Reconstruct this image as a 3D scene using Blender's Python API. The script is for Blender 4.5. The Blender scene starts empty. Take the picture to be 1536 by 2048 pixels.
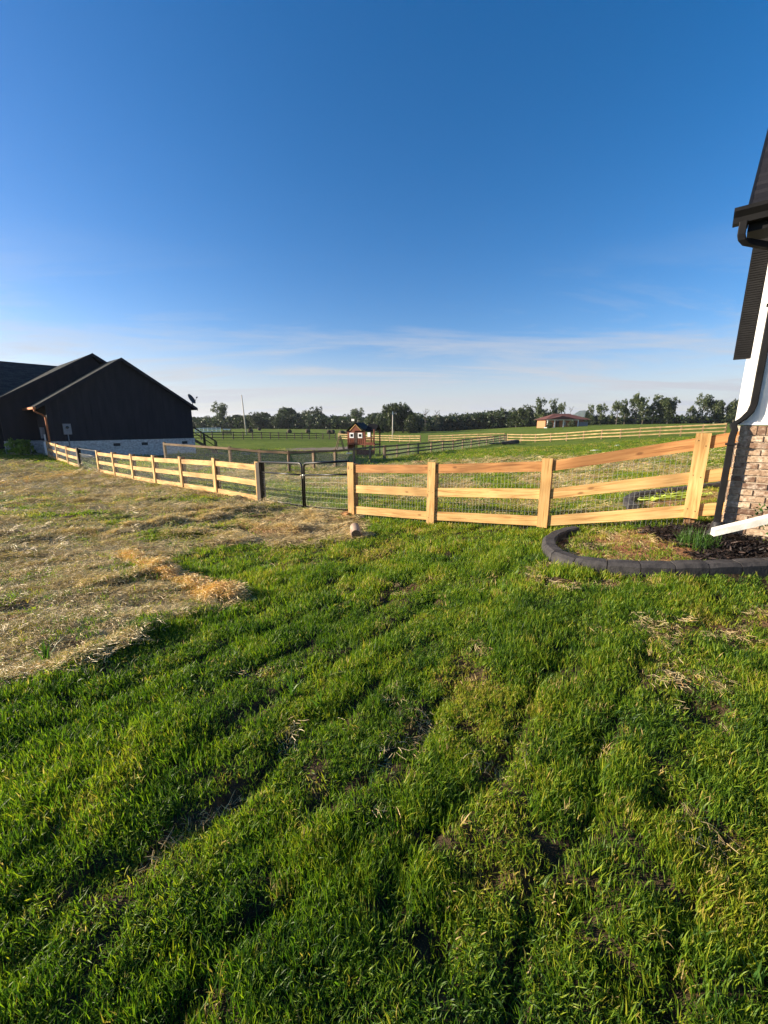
import bpy, math, random
import numpy as np
from mathutils import Vector, noise as mnoise
R = math.radians
rng = np.random.default_rng(7); random.seed(7)
SC = bpy.context.scene; COL = SC.collection

# ---------------------------------------------------------------- camera, sky, sun, exposure
EYE = 1.6; F = 800.0; PITCH = math.atan(174.0 / F); CP, SP = math.cos(PITCH), math.sin(PITCH)
cam = bpy.data.cameras.new('camera'); cam.sensor_fit = 'VERTICAL'; cam.sensor_height = 36; cam.lens = 36 * F / 2048
cam.clip_start = 0.05; cam.clip_end = 20000
co = bpy.data.objects.new('camera', cam); COL.objects.link(co); co.location = (0, 0, EYE)
co.rotation_euler = (R(90) - PITCH, 0, 0); SC.camera = co

SUN_AZ = math.atan2(0.02, -0.999)       # direction towards the sun in the ground plane
SUN_EL = R(17)
sd = Vector((math.cos(SUN_AZ) * math.cos(SUN_EL), math.sin(SUN_AZ) * math.cos(SUN_EL), math.sin(SUN_EL)))
sl = bpy.data.lights.new('sun', 'SUN'); sl.energy = 5.0; sl.angle = R(0.5); sl.color = (1.0, 0.86, 0.66)
so = bpy.data.objects.new('sun', sl); COL.objects.link(so); so.rotation_euler = sd.to_track_quat('Z', 'Y').to_euler()

w = bpy.data.worlds.new('World'); SC.world = w; w.use_nodes = True
nt = w.node_tree; nt.nodes.clear()
def N(t, ty, **kw):
    n = t.nodes.new(ty)
    for k, v in kw.items(): setattr(n, k, v)
    return n
out = N(nt, 'ShaderNodeOutputWorld'); bg = N(nt, 'ShaderNodeBackground'); bg.inputs[1].default_value = 0.075
sky = N(nt, 'ShaderNodeTexSky', sky_type='NISHITA', sun_disc=False, sun_elevation=SUN_EL,
        sun_rotation=math.atan2(sd.x, sd.y), altitude=100, air_density=1.0, dust_density=0.6, ozone_density=2.5)
hs = N(nt, 'ShaderNodeHueSaturation'); hs.inputs['Saturation'].default_value = 1.42
tc = N(nt, 'ShaderNodeTexCoord'); sep = N(nt, 'ShaderNodeSeparateXYZ')
L = nt.links.new
L(tc.outputs['Generated'], sep.inputs[0])
# thin cirrus: project the direction on a high flat layer
mx = N(nt, 'ShaderNodeMath', operation='MAXIMUM'); mx.inputs[1].default_value = 0.0
ad = N(nt, 'ShaderNodeMath', operation='ADD'); ad.inputs[1].default_value = 0.10
L(sep.outputs['Z'], mx.inputs[0]); L(mx.outputs[0], ad.inputs[0])
dx = N(nt, 'ShaderNodeMath', operation='DIVIDE'); dy = N(nt, 'ShaderNodeMath', operation='DIVIDE')
L(sep.outputs['X'], dx.inputs[0]); L(ad.outputs[0], dx.inputs[1]); L(sep.outputs['Y'], dy.inputs[0]); L(ad.outputs[0], dy.inputs[1])
cmb = N(nt, 'ShaderNodeCombineXYZ'); L(dx.outputs[0], cmb.inputs[0]); L(dy.outputs[0], cmb.inputs[1])
mp = N(nt, 'ShaderNodeMapping'); mp.inputs['Rotation'].default_value = (0, 0, R(-22)); mp.inputs['Scale'].default_value = (0.42, 1.3, 1)
mp.inputs['Location'].default_value = (1.3, 0.55, 0)
L(cmb.outputs[0], mp.inputs[0])
nz = N(nt, 'ShaderNodeTexNoise'); nz.inputs['Scale'].default_value = 1.0; nz.inputs['Detail'].default_value = 12; nz.inputs['Roughness'].default_value = 0.66
nz.inputs['Distortion'].default_value = 0.6
L(mp.outputs[0], nz.inputs['Vector'])
cr = N(nt, 'ShaderNodeMapRange'); cr.inputs[1].default_value = 0.47; cr.inputs[2].default_value = 0.66; cr.inputs[4].default_value = 0.8; L(nz.outputs['Fac'], cr.inputs[0])
el1 = N(nt, 'ShaderNodeMapRange', interpolation_type='SMOOTHSTEP'); el1.inputs[1].default_value = 0.36; el1.inputs[2].default_value = 0.08; L(sep.outputs['Z'], el1.inputs[0])
mul = N(nt, 'ShaderNodeMath', operation='MULTIPLY'); L(cr.outputs[0], mul.inputs[0]); L(el1.outputs[0], mul.inputs[1])
# low veil of haze cloud by the horizon
el2 = N(nt, 'ShaderNodeMapRange', interpolation_type='SMOOTHSTEP'); el2.inputs[1].default_value = 0.20; el2.inputs[2].default_value = 0.0; el2.inputs[4].default_value = 0.72
L(sep.outputs['Z'], el2.inputs[0])
mad = N(nt, 'ShaderNodeMath', operation='ADD', use_clamp=True); L(mul.outputs[0], mad.inputs[0]); L(el2.outputs[0], mad.inputs[1])
mixs = N(nt, 'ShaderNodeMix', data_type='RGBA'); L(mad.outputs[0], mixs.inputs[0])
mixs.inputs[7].default_value = (3.05, 3.2, 3.5, 1)
L(sky.outputs[0], hs.inputs['Color']); tn = N(nt, 'ShaderNodeVectorMath', operation='MULTIPLY'); tn.inputs[1].default_value = (1.0, .835, .935); L(hs.outputs[0], tn.inputs[0]); L(tn.outputs[0], mixs.inputs[6]); L(mixs.outputs[2], bg.inputs[0]); L(bg.outputs[0], out.inputs[0])
SC.view_settings.view_transform = 'Standard'; SC.view_settings.look = 'None'; SC.view_settings.gamma = 1.0
SC.view_settings.exposure = 1.42
SC.cycles.max_bounces = 6; SC.cycles.transparent_max_bounces = 4

# ---------------------------------------------------------------- where a point of the photograph lies in the place
def ray(px, py):
    r, u = px - 768.0, 1024.0 - py
    return Vector((r, F * CP + u * SP, u * CP - F * SP)) / F
def W(px, py, Zc):
    d = ray(px, py); return Vector((d.x * Zc, d.y * Zc, EYE + d.z * Zc))
CTRL = [(0, 0, 0), (0, -4, 0), (-3, -3, -.03), (-6, -4, -.1), (4, -4, .25), (6, 0, .45), (2.2, 1, .1), (0, 2.5, 0), (-3, 3, -.06), (-7, 6, -.3), (-12, 11, -.5), (-20, 8, -.5), (8, 2, .55), (10, 8, .6), (0, 4.5, 0.0), (2, 2.4, .17)]
for px, py, Z in [(708, 1037, 7.5), (862, 1050, 6.55), (1094, 1066, 5.6), (1390, 1050, 4.65), (1431, 1062, 4.3), (520, 1007, 10), (434, 989, 11.4), (368, 979, 12.8),
                  (311, 971, 14.2), (230, 954, 17), (200, 947, 18.4), (160, 937, 20.5), (117, 922, 23.5), (395, 906, 32.4), (20, 908, 27),
                  (1090, 1095, 4.5), (1300, 1150, 3.6), (1536, 1150, 3.5), (580, 947, 21), (673, 934, 26), (770, 919, 32), (838, 910, 39), (900, 899, 48),
                  (1010, 884, 62), (421, 878, 68), (664, 878, 92), (838, 883, 80), (1060, 883, 68), (1240, 876, 54), (1438, 867.5, 50), (1300, 905, 22), (1100, 912, 22),
                  (700, 906, 45), (600, 893, 52), (450, 889, 58), (1132, 853, 130), (1300, 848, 160), (1430, 847, 165), (900, 860, 200), (1050, 853, 190), (700, 858, 200), (450, 857, 220),
                  (580, 861.5, 150), (900, 940, 15), (1000, 925, 18), (640, 965, 15), (1240, 985, 8.5), (200, 895, 50), (0, 885, 60)]:
    p = W(px, py, Z); CTRL.append((p.x, p.y, p.z))
for k in range(10):
    a = 2 * math.pi * k / 10; CTRL.append((900 * math.cos(a), 900 * math.sin(a), -1.5)); CTRL.append((6000 * math.cos(a), 6000 * math.sin(a), 0.0))
CTRL += [(-60, -20, -1), (0, -60, 0), (60, -20, 1), (120, 60, 1.5), (-60, 20, -1), (-100, 100, -1)]
CT = np.array(CTRL, float)
def warp(x, y):
    r = np.hypot(x, y) + 1e-9; k = np.log1p(r / 3.0) * 3 / r
    return np.stack([x * k, y * k], -1)
def phi(d): return d * d * np.log(d + 1e-9)
P_ = warp(CT[:, 0], CT[:, 1]); n_ = len(P_)
K = phi(np.linalg.norm(P_[:, None] - P_[None], axis=-1)) + 0.25 * np.eye(n_)
Q = np.c_[np.ones(n_), P_]
A_ = np.block([[K, Q], [Q.T, np.zeros((3, 3))]])
SOL = np.linalg.solve(A_, np.r_[CT[:, 2], 0, 0, 0])
def base_h(x, y):
    x = np.asarray(x, float); y = np.asarray(y, float); sh = x.shape
    p = warp(x.ravel(), y.ravel()); o = np.empty(len(p))
    for i in range(0, len(p), 20000):
        q = p[i:i + 20000]; d = np.linalg.norm(q[:, None] - P_[None], axis=-1)
        o[i:i + 20000] = phi(d) @ SOL[:n_] + SOL[n_] + q @ SOL[n_ + 1:]
    return o.reshape(sh)
def hit(px, py):
    d = ray(px, py); lo = None; Z = 0.8
    while Z < 600:
        p = Vector((0, 0, EYE)) + d * Z
        if p.z < float(base_h(p.x, p.y)): lo = Z; break
        Z *= 1.03
    if lo is None: lo = 600
    a, b = lo / 1.03, lo
    for _ in range(14):
        m = (a + b) / 2; p = Vector((0, 0, EYE)) + d * m
        if p.z < float(base_h(p.x, p.y)): b = m
        else: a = m
    p = Vector((0, 0, EYE)) + d * b
    return Vector((p.x, p.y, float(base_h(p.x, p.y))))

# vectorised value noise
_perm = rng.random((256, 256))
def vn(x, y, seed=0):
    x = np.asarray(x) + seed * 17.31; y = np.asarray(y) + seed * 9.7
    xi = np.floor(x).astype(int); yi = np.floor(y).astype(int); fx = x - xi; fy = y - yi
    fx = fx * fx * (3 - 2 * fx); fy = fy * fy * (3 - 2 * fy)
    g = lambda a, b: _perm[a % 256, b % 256]
    return (g(xi, yi) * (1 - fx) * (1 - fy) + g(xi + 1, yi) * fx * (1 - fy) + g(xi, yi + 1) * (1 - fx) * fy + g(xi + 1, yi + 1) * fx * fy)
def fbm(x, y, o=4, seed=0):
    s = 0; a = 1; t = 0
    for k in range(o): s = s + a * vn(x * 2 ** k, y * 2 ** k, seed + k); t += a; a *= .5
    return s / t
def sstep(a, b, x): t = np.clip((x - a) / (b - a), 0, 1); return t * t * (3 - 2 * t)
def in_poly(x, y, poly):
    c = np.zeros(x.shape, bool); n = len(poly)
    for i in range(n):
        x1, y1 = poly[i]; x2, y2 = poly[(i + 1) % n]
        m = ((y1 > y) != (y2 > y)) & (x < (x2 - x1) * (y - y1) / (y2 - y1 + 1e-12) + x1); c ^= m
    return c
def seg_dist(x, y, a, b):
    vx, vy = b[0] - a[0], b[1] - a[1]; t = np.clip(((x - a[0]) * vx + (y - a[1]) * vy) / (vx * vx + vy * vy), 0, 1)
    return np.hypot(x - a[0] - t * vx, y - a[1] - t * vy)
def poly_sd(x, y, poly):   # signed distance, positive inside
    d = np.full(x.shape, 1e9)
    for i in range(len(poly)): d = np.minimum(d, seg_dist(x, y, poly[i], poly[(i + 1) % len(poly)]))
    return np.where(in_poly(x, y, poly), d, -d)
H2 = lambda l: [tuple(hit(a, b)[:2]) for a, b in l]

STRAW = H2([(-900, 1900), (-400, 1560), (0, 1372), (120, 1330), (300, 1262), (478, 1200), (410, 1168), (350, 1146), (325, 1128), (400, 1106), (520, 1090), (640, 1092), (735, 1078), (740, 1052), (700, 1034), (530, 1003), (320, 962), (200, 941), (60, 925), (-400, 925), (-1500, 1000)])
BED = H2([(1100, 1092), (1118, 1113), (1170, 1130), (1260, 1140), (1400, 1142), (1536, 1140), (1700, 1140), (1600, 1040), (1431, 1050), (1250, 1062), (1140, 1072)])
BACKBED = H2([(1262, 1004), (1290, 992), (1380, 982), (1450, 975), (1450, 1020), (1330, 1026), (1275, 1020)])
# sunk, thin places in the sod: (px, py, half length m, half width m, depth m, angle deg, dead 0..1)
HOLES = [(810, 1312, .30, .07, .05, 38, .7), (945, 1300, .13, .08, .04, 20, .9), (1380, 1350, .22, .13, .05, -55, 1), (1415, 1430, .20, .09, .07, -65, .2), (860, 1440, .25, .08, .06, 60, .7),
         (800, 1400, .2, .07, .05, 50, .2), (610, 1460, .20, .07, .05, 45, .2), (520, 1338, .15, .07, .03, -20, .9), (340, 1660, .26, .09, .07, 40, .4), (270, 1705, .10, .06, .03, 30, .8),
         (1310, 1600, .13, .09, .08, 20, .1), (940, 1460, .12, .08, .05, 20, .2), (1010, 1520, .14, .1, .03, 40, .9), (760, 1540, .12, .05, .05, 50, .4), (560, 1830, .10, .08, .07, 50, .0),
         (140, 1840, .13, .05, .05, 60, .5), (960, 1760, .09, .12, .04, 70, .7), (720, 1700, .08, .1, .04, 30, .1), (1450, 1700, .13, .09, .04, -20, .9), (820, 1175, .3, .12, .04, 10, .8), (770, 1188, .2, .1, .03, 10, .5),
         (1500, 1245, .6, .18, .03, 5, .9), (1490, 1290, .35, .07, .04, -3, .9), (1300, 1255, .3, .15, .02, 10, .35), (440, 1490, .2, .06, .04, 45, .3), (180, 1400, .2, .06, .04, 30, .1), (650, 1600, .15, .06, .04, 45, .3),
         (1130, 1120, .35, .12, .02, 20, .7), (1180, 1165, .5, .07, .02, -10, .8), (430, 1250, .3, .06, .03, 30, .1), (950, 1380, .2, .06, .03, 30, .1), (1080, 1340, .2, .05, .03, 40, .4), (1180, 1500, .2, .07, .05, 40, .1),
         (860, 1900, .12, .06, .05, 50, .0), (1150, 1850, .12, .08, .06, 30, .1), (380, 1900, .12, .06, .05, 40, .1), (60, 1700, .2, .05, .03, 60, .6), (1250, 1950, .1, .06, .05, 20, 0), (1000, 1180, .3, .06, .03, 15, .5), (600, 1130, .5, .08, .02, 5, .5), (620, 1390, .2, .05, .04, 40, 0)]
HO = []
for px, py, hl, hw, dp, an, de in HOLES:
    p = hit(px, py); HO.append((p.x, p.y, hl * 1.1, hw * .85, dp * 1.0, R(an), de))
def hole_mask(x, y):
    d = np.zeros(x.shape); dead = np.zeros(x.shape)
    wx = (fbm(x * 7, y * 7, 2, 40) - .5) * .16; wy = (fbm(x * 7, y * 7, 2, 41) - .5) * .16
    for hx, hy, hl, hw, dp, an, de in HO:
        c, s = math.cos(an), math.sin(an); u = ((x + wx - hx) * c + (y + wy - hy) * s) / hl; v = (-(x + wx - hx) * s + (y + wy - hy) * c) / hw
        m = np.exp(-(u * u + v * v) * 1.2); d = np.maximum(d, m * dp); dead = np.maximum(dead, np.exp(-(u * u + v * v) * 1.3) * de)
    return d, dead
RIDGES = [(H2([(0, 1010), (110, 1002), (260, 1010), (330, 1000)]), .05, .12), (H2([(60, 1075), (160, 1066), (240, 1070)]), .04, .1), (H2([(330, 1075), (420, 1070), (500, 1082)]), .04, .08), (H2([(0, 950), (140, 946), (240, 955)]), .08, .25), (H2([(150, 1180), (260, 1165), (330, 1150)]), .03, .05), (H2([(250, 1062), (330, 1052), (400, 1045), (460, 1034)]), .07, .09), (H2([(255, 1118), (290, 1140), (345, 1160), (385, 1168), (430, 1192), (480, 1200)]), .035, .045),
          (H2([(425, 1200), (450, 1190), (468, 1195)]), .05, .07), (H2([(460, 1046), (520, 1062), (600, 1066)]), .05, .07), (H2([(500, 1024), (440, 1034), (300, 1045)]), .04, .07),
          (H2([(0, 1365), (90, 1340), (180, 1320), (300, 1270)]), .04, .1), (H2([(615, 1028), (640, 1045), (600, 1065)]), .03, .12), (H2([(0, 972), (80, 962), (140, 952)]), .12, .25), (H2([(0, 990), (120, 985), (230, 960)]), .08, .3)]
def straw_f(x, y):
    s = poly_sd(x, y, STRAW); n = fbm(x * 1.3, y * 1.3, 4, 3) - .5; return sstep(-.10, .14, s + n * .45)
def furrow(x, y):
    c, s = math.cos(R(52)), math.sin(R(52)); u = x * c + y * s; v = -x * s + y * c
    w_ = v + (fbm(u * .9, v * .6, 3, 61) - .5) * .42; k = (w_ / .40) % 1.0; d = np.abs(k - .5) * .40
    a = np.exp(-(d / .042) ** 2) * sstep(.35, .54, fbm(u * 1.3 + np.floor(w_ / .40) * 7.7, v * .3, 2, 63))
    r = np.hypot(x, y); return a * (1 - sstep(5, 8, r)) * (1 - straw_f(x, y))
def detail_h(x, y, near=True):
    x = np.asarray(x, float); y = np.asarray(y, float)
    r = np.hypot(x, y); fade = 1 - sstep(9, 16, r)
    c, s = math.cos(R(52)), math.sin(R(52))
    u = x * c + y * s; v = -x * s + y * c
    h = (fbm(u * .9, v * 2.6, 3, 11) - .5) * .06 + (fbm(x * 9, y * 9, 2, 15) - .5) * .03
    st = straw_f(x, y)
    hs_ = (fbm(x * .9 + y * .3, y * 5 - x * 1.2, 3, 21) - .5) * .20 * (1 + sstep(5, 10, r)) + (fbm(x * 14, y * 26, 2, 23) - .5) * .022
    h = h * (1 - st) + hs_ * st
    d, _ = hole_mask(x, y); h = h - d - .048 * furrow(x, y)
    for pl, ht, wd in RIDGES:
        dd = np.full(x.shape, 9.)
        for a, b in zip(pl[:-1], pl[1:]): dd = np.minimum(dd, seg_dist(x, y, a, b))
        h = h + 1.5 * ht * np.exp(-(dd / wd) ** 2) * (.6 + .8 * vn(x * 6, y * 6, 5))
    far = (fbm(x * .5, y * .5, 4, 31) - .5) * .16 * sstep(9, 20, r) * (1 - sstep(300, 600, r))
    b = sstep(0, .1, poly_sd(x, y, BED)); h = h * (1 - .75 * b)
    return h * fade + far + hs_ * st * (1 - fade) * .8 * (1 - sstep(30, 50, r))
def ground(x, y): return float(base_h(x, y) + detail_h(np.array([x]), np.array([y]))[0])
def G(x, y): return Vector((x, y, ground(x, y)))

# ---------------------------------------------------------------- materials
MATS = {}
def mat(name):
    m = bpy.data.materials.new(name); m.use_nodes = True; MATS[name] = m
    return m, m.node_tree, m.node_tree.nodes['Principled BSDF'], m.node_tree.links.new
def ramp(t, stops):
    r = N(t, 'ShaderNodeValToRGB'); e = r.color_ramp.elements
    while len(e) > 1: e.remove(e[-1])
    e[0].position, e[0].color = stops[0][0], (*stops[0][1], 1)
    for p, c in stops[1:]: k = e.new(p); k.color = (*c, 1)
    return r
def noisy(name, c1, c2, scale=5, rough=.8, bump=.0, stretch=(1, 1, 1), spec=.3, detail=6, metal=0, coord='Object', bscale=None, bdist=.01):
    m, t, b, l = mat(name); tcn = N(t, 'ShaderNodeTexCoord'); mp = N(t, 'ShaderNodeMapping'); mp.inputs['Scale'].default_value = stretch
    l(tcn.outputs[coord], mp.inputs[0]); n = N(t, 'ShaderNodeTexNoise'); n.inputs['Scale'].default_value = scale; n.inputs['Detail'].default_value = detail
    l(mp.outputs[0], n.inputs['Vector']); r = ramp(t, [(.3, c1), (.7, c2)]); l(n.outputs['Fac'], r.inputs[0]); l(r.outputs[0], b.inputs['Base Color'])
    b.inputs['Roughness'].default_value = rough; b.inputs['Specular IOR Level'].default_value = spec; b.inputs['Metallic'].default_value = metal
    if bump:
        n2 = N(t, 'ShaderNodeTexNoise'); n2.inputs['Scale'].default_value = bscale or scale * 3; n2.inputs['Detail'].default_value = 5; l(mp.outputs[0], n2.inputs['Vector'])
        bp = N(t, 'ShaderNodeBump'); bp.inputs['Strength'].default_value = bump; bp.inputs['Distance'].default_value = bdist; l(n2.outputs['Fac'], bp.inputs['Height']); l(bp.outputs[0], b.inputs['Normal'])
    return m
def wood(name, pale, mid, dark, knots=1.0, rough=.75):
    m, t, b, l = mat(name); uv = N(t, 'ShaderNodeUVMap'); mp = N(t, 'ShaderNodeMapping'); mp.inputs['Scale'].default_value = (1.2, 16, 1); l(uv.outputs[0], mp.inputs[0])
    n = N(t, 'ShaderNodeTexNoise'); n.inputs['Scale'].default_value = 1.6; n.inputs['Detail'].default_value = 7; n.inputs['Distortion'].default_value = 1.2; l(mp.outputs[0], n.inputs['Vector'])
    r = ramp(t, [(.28, dark), (.45, mid), (.7, pale)]); l(n.outputs['Fac'], r.inputs[0])
    mp2 = N(t, 'ShaderNodeMapping'); mp2.inputs['Scale'].default_value = (3.2, 7, 1); l(uv.outputs[0], mp2.inputs[0])
    v = N(t, 'ShaderNodeTexVoronoi'); v.inputs['Scale'].default_value = 1.0; l(mp2.outputs[0], v.inputs['Vector'])
    k = N(t, 'ShaderNodeMapRange'); k.inputs[1].default_value = .07; k.inputs[2].default_value = .16; k.inputs[3].default_value = .7 * knots; k.inputs[4].default_value = 0; l(v.outputs['Distance'], k.inputs[0])
    n3 = N(t, 'ShaderNodeTexNoise'); n3.inputs['Scale'].default_value = 1.3; l(uv.outputs[0], n3.inputs['Vector'])
    big = N(t, 'ShaderNodeMapRange'); big.inputs[1].default_value = .3; big.inputs[2].default_value = .7; big.inputs[3].default_value = .58; big.inputs[4].default_value = 1.2; l(n3.outputs['Fac'], big.inputs[0])
    sc = N(t, 'ShaderNodeVectorMath', operation='SCALE'); l(r.outputs[0], sc.inputs[0]); l(big.outputs[0], sc.inputs['Scale'])
    mi = N(t, 'ShaderNodeMix', data_type='RGBA'); l(k.outputs[0], mi.inputs[0]); l(sc.outputs[0], mi.inputs[6]); mi.inputs[7].default_value = (dark[0] * .45, dark[1] * .4, dark[2] * .4, 1)
    l(mi.outputs[2], b.inputs['Base Color']); b.inputs['Roughness'].default_value = rough; b.inputs['Specular IOR Level'].default_value = .25
    bp = N(t, 'ShaderNodeBump'); bp.inputs['Strength'].default_value = .35; bp.inputs['Distance'].default_value = .004; l(n.outputs['Fac'], bp.inputs['Height']); l(bp.outputs[0], b.inputs['Normal'])
    return m
M = {}
M['pine'] = wood('new_pine', (.66, .43, .185), (.53, .31, .115), (.32, .165, .055))
M['cedar'] = wood('orange_pine', (.50, .26, .10), (.37, .17, .06), (.20, .085, .03))
M['post'] = wood('post_wood', (.30, .17, .08), (.2, .11, .05), (.10, .05, .025))
M['oldwood'] = wood('weathered_wood', (.26, .18, .10), (.18, .12, .07), (.09, .06, .035))
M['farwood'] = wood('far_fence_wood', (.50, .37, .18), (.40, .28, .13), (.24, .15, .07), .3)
M['blackwood'] = wood('dark_stained_and_backlit_wood', (.07, .055, .04), (.05, .04, .03), (.025, .02, .015), .3)  # dark posts and stair rails; on the far fence it paints backlit shade
M['playwood'] = wood('play_cedar', (.25, .085, .045), (.19, .06, .032), (.12, .04, .022), .3)
M['graywood'] = wood('grey_green_post', (.42, .44, .36), (.34, .36, .29), (.22, .23, .18), .5)
M['wire'] = noisy('galvanised_wire', (.42, .42, .38), (.55, .55, .5), 20, .4, metal=.6)
M['blackmetal'] = noisy('black_metal', (.0035, .0035, .004), (.007, .007, .008), 8, .42, spec=.4)
M['blackpaint'] = noisy('black_paint', (.006, .006, .007), (.011, .011, .012), 8, .6, spec=.12)
M['navy'] = noisy('dark_siding', (.013, .014, .020), (.021, .022, .030), 3, .75, spec=.2, stretch=(1, 1, .2))
M['shingle'] = None
M['whitesiding'] = noisy('white_siding', (.78, .77, .73), (.84, .83, .80), 4, .55, .15, (1, 1, .4))
M['vinyl'] = noisy('white_painted_board', (.62, .60, .53), (.86, .85, .80), 9, .5, .4)
M['curb'] = noisy('charcoal_concrete', (.022, .021, .023), (.058, .054, .054), 14, .85, .7, bscale=60, bdist=.006)
M['copper'] = noisy('copper', (.24, .085, .035), (.36, .14, .06), 12, .5, metal=.7)
M['greybox'] = noisy('grey_enamel', (.17, .175, .19), (.22, .225, .24), 8, .5)
M['white'] = noisy('white_paint', (.74, .74, .72), (.82, .82, .8), 8, .5)
M['mortar'] = noisy('mortar', (.34, .27, .20), (.46, .38, .29), 30, .95, .6, bscale=120, bdist=.004)
M['mulchflat'] = None
M['log'] = wood('log_bark', (.52, .40, .30), (.40, .28, .2), (.2, .13, .09), .4)
M['logend'] = noisy('log_end', (.10, .07, .045), (.16, .11, .07), 30, .9)
M['redroof'] = noisy('red_metal_roof', (.10, .038, .028), (.14, .055, .04), 6, .8)
M['redbrick'] = noisy('far_brick', (.34, .14, .07), (.46, .2, .1), 14, .85)
M['glass'] = noisy('dark_window', (.01, .012, .015), (.02, .022, .026), 2, .1, spec=.8)
M['hose'] = noisy('green_hose', (.26, .34, .04), (.36, .46, .07), 4, .4)
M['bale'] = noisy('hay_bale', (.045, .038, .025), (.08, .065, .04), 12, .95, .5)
M['polewood'] = noisy('pole', (.42, .38, .32), (.55, .51, .44), 6, .8)
M['stone'] = noisy('stone', (.5, .5, .48), (.7, .7, .68), 9, .8, .6)
M['tarp'] = noisy('black_tarp', (.012, .013, .016), (.03, .03, .035), 9, .45, .4)
M['clay'] = noisy('clay_soil', (.20, .10, .045), (.32, .18, .09), 14, .95, .7)

def mk_shingle(nm='dark_shingles', c1=(.012, .012, .015, 1), c2=(.026, .025, .028, 1)):
    m, t, b, l = mat(nm); uv = N(t, 'ShaderNodeUVMap'); br = N(t, 'ShaderNodeTexBrick')
    br.inputs['Scale'].default_value = 1; br.inputs['Brick Width'].default_value = .32; br.inputs['Row Height'].default_value = .14; br.inputs['Mortar Size'].default_value = .006
    br.inputs['Color1'].default_value = c1; br.inputs['Color2'].default_value = c2; br.inputs['Mortar'].default_value = (.008, .008, .01, 1)
    l(uv.outputs[0], br.inputs['Vector']); n = N(t, 'ShaderNodeTexNoise'); n.inputs['Scale'].default_value = 60; l(uv.outputs[0], n.inputs['Vector'])
    mi = N(t, 'ShaderNodeMix', data_type='RGBA', blend_type='MULTIPLY'); mi.inputs[0].default_value = .8; l(br.outputs['Color'], mi.inputs[6])
    r = ramp(t, [(.3, (.5, .5, .5)), (.7, (1.4, 1.4, 1.4))]); l(n.outputs['Fac'], r.inputs[0]); l(r.outputs[0], mi.inputs[7]); l(mi.outputs[2], b.inputs['Base Color'])
    b.inputs['Roughness'].default_value = .95; b.inputs['Specular IOR Level'].default_value = .08
    sx = N(t, 'ShaderNodeSeparateXYZ'); l(uv.outputs[0], sx.inputs[0]); dv = N(t, 'ShaderNodeMath', operation='DIVIDE'); dv.inputs[1].default_value = .14; l(sx.outputs[1], dv.inputs[0])
    fr = N(t, 'ShaderNodeMath', operation='FRACT'); l(dv.outputs[0], fr.inputs[0]); bp = N(t, 'ShaderNodeBump'); bp.inputs['Strength'].default_value = .9; bp.inputs['Distance'].default_value = .02; bp.invert = True
    l(fr.outputs[0], bp.inputs['Height']); l(bp.outputs[0], b.inputs['Normal']); return m
M['shingle'] = mk_shingle(); M['greyshingle'] = mk_shingle('grey_shingles', (.030, .034, .034, 1), (.055, .060, .058, 1))
def mk_whitebrick():
    m, t, b, l = mat('whitewashed_brick'); uv = N(t, 'ShaderNodeUVMap'); br = N(t, 'ShaderNodeTexBrick')
    br.inputs['Scale'].default_value = 1; br.inputs['Brick Width'].default_value = .2; br.inputs['Row Height'].default_value = .068; br.inputs['Mortar Size'].default_value = .008
    br.inputs['Color1'].default_value = (.62, .6, .56, 1); br.inputs['Color2'].default_value = (.42, .39, .36, 1); br.inputs['Mortar'].default_value = (.66, .64, .6, 1)
    l(uv.outputs[0], br.inputs['Vector']); n = N(t, 'ShaderNodeTexNoise'); n.inputs['Scale'].default_value = 7; l(uv.outputs[0], n.inputs['Vector'])
    mi = N(t, 'ShaderNodeMix', data_type='RGBA', blend_type='MULTIPLY'); mi.inputs[0].default_value = .7; l(br.outputs['Color'], mi.inputs[6]); r = ramp(t, [(.35, (.55, .52, .5)), (.6, (1, 1, 1))]); l(n.outputs['Fac'], r.inputs[0])
    l(r.outputs[0], mi.inputs[7]); l(mi.outputs[2], b.inputs['Base Color']); b.inputs['Roughness'].default_value = .85
    bp = N(t, 'ShaderNodeBump'); bp.inputs['Strength'].default_value = .6; bp.inputs['Distance'].default_value = .01; bp.invert = True; l(br.outputs['Fac'], bp.inputs['Height']); l(bp.outputs[0], b.inputs['Normal']); return m
M['whitebrick'] = mk_whitebrick()
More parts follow.
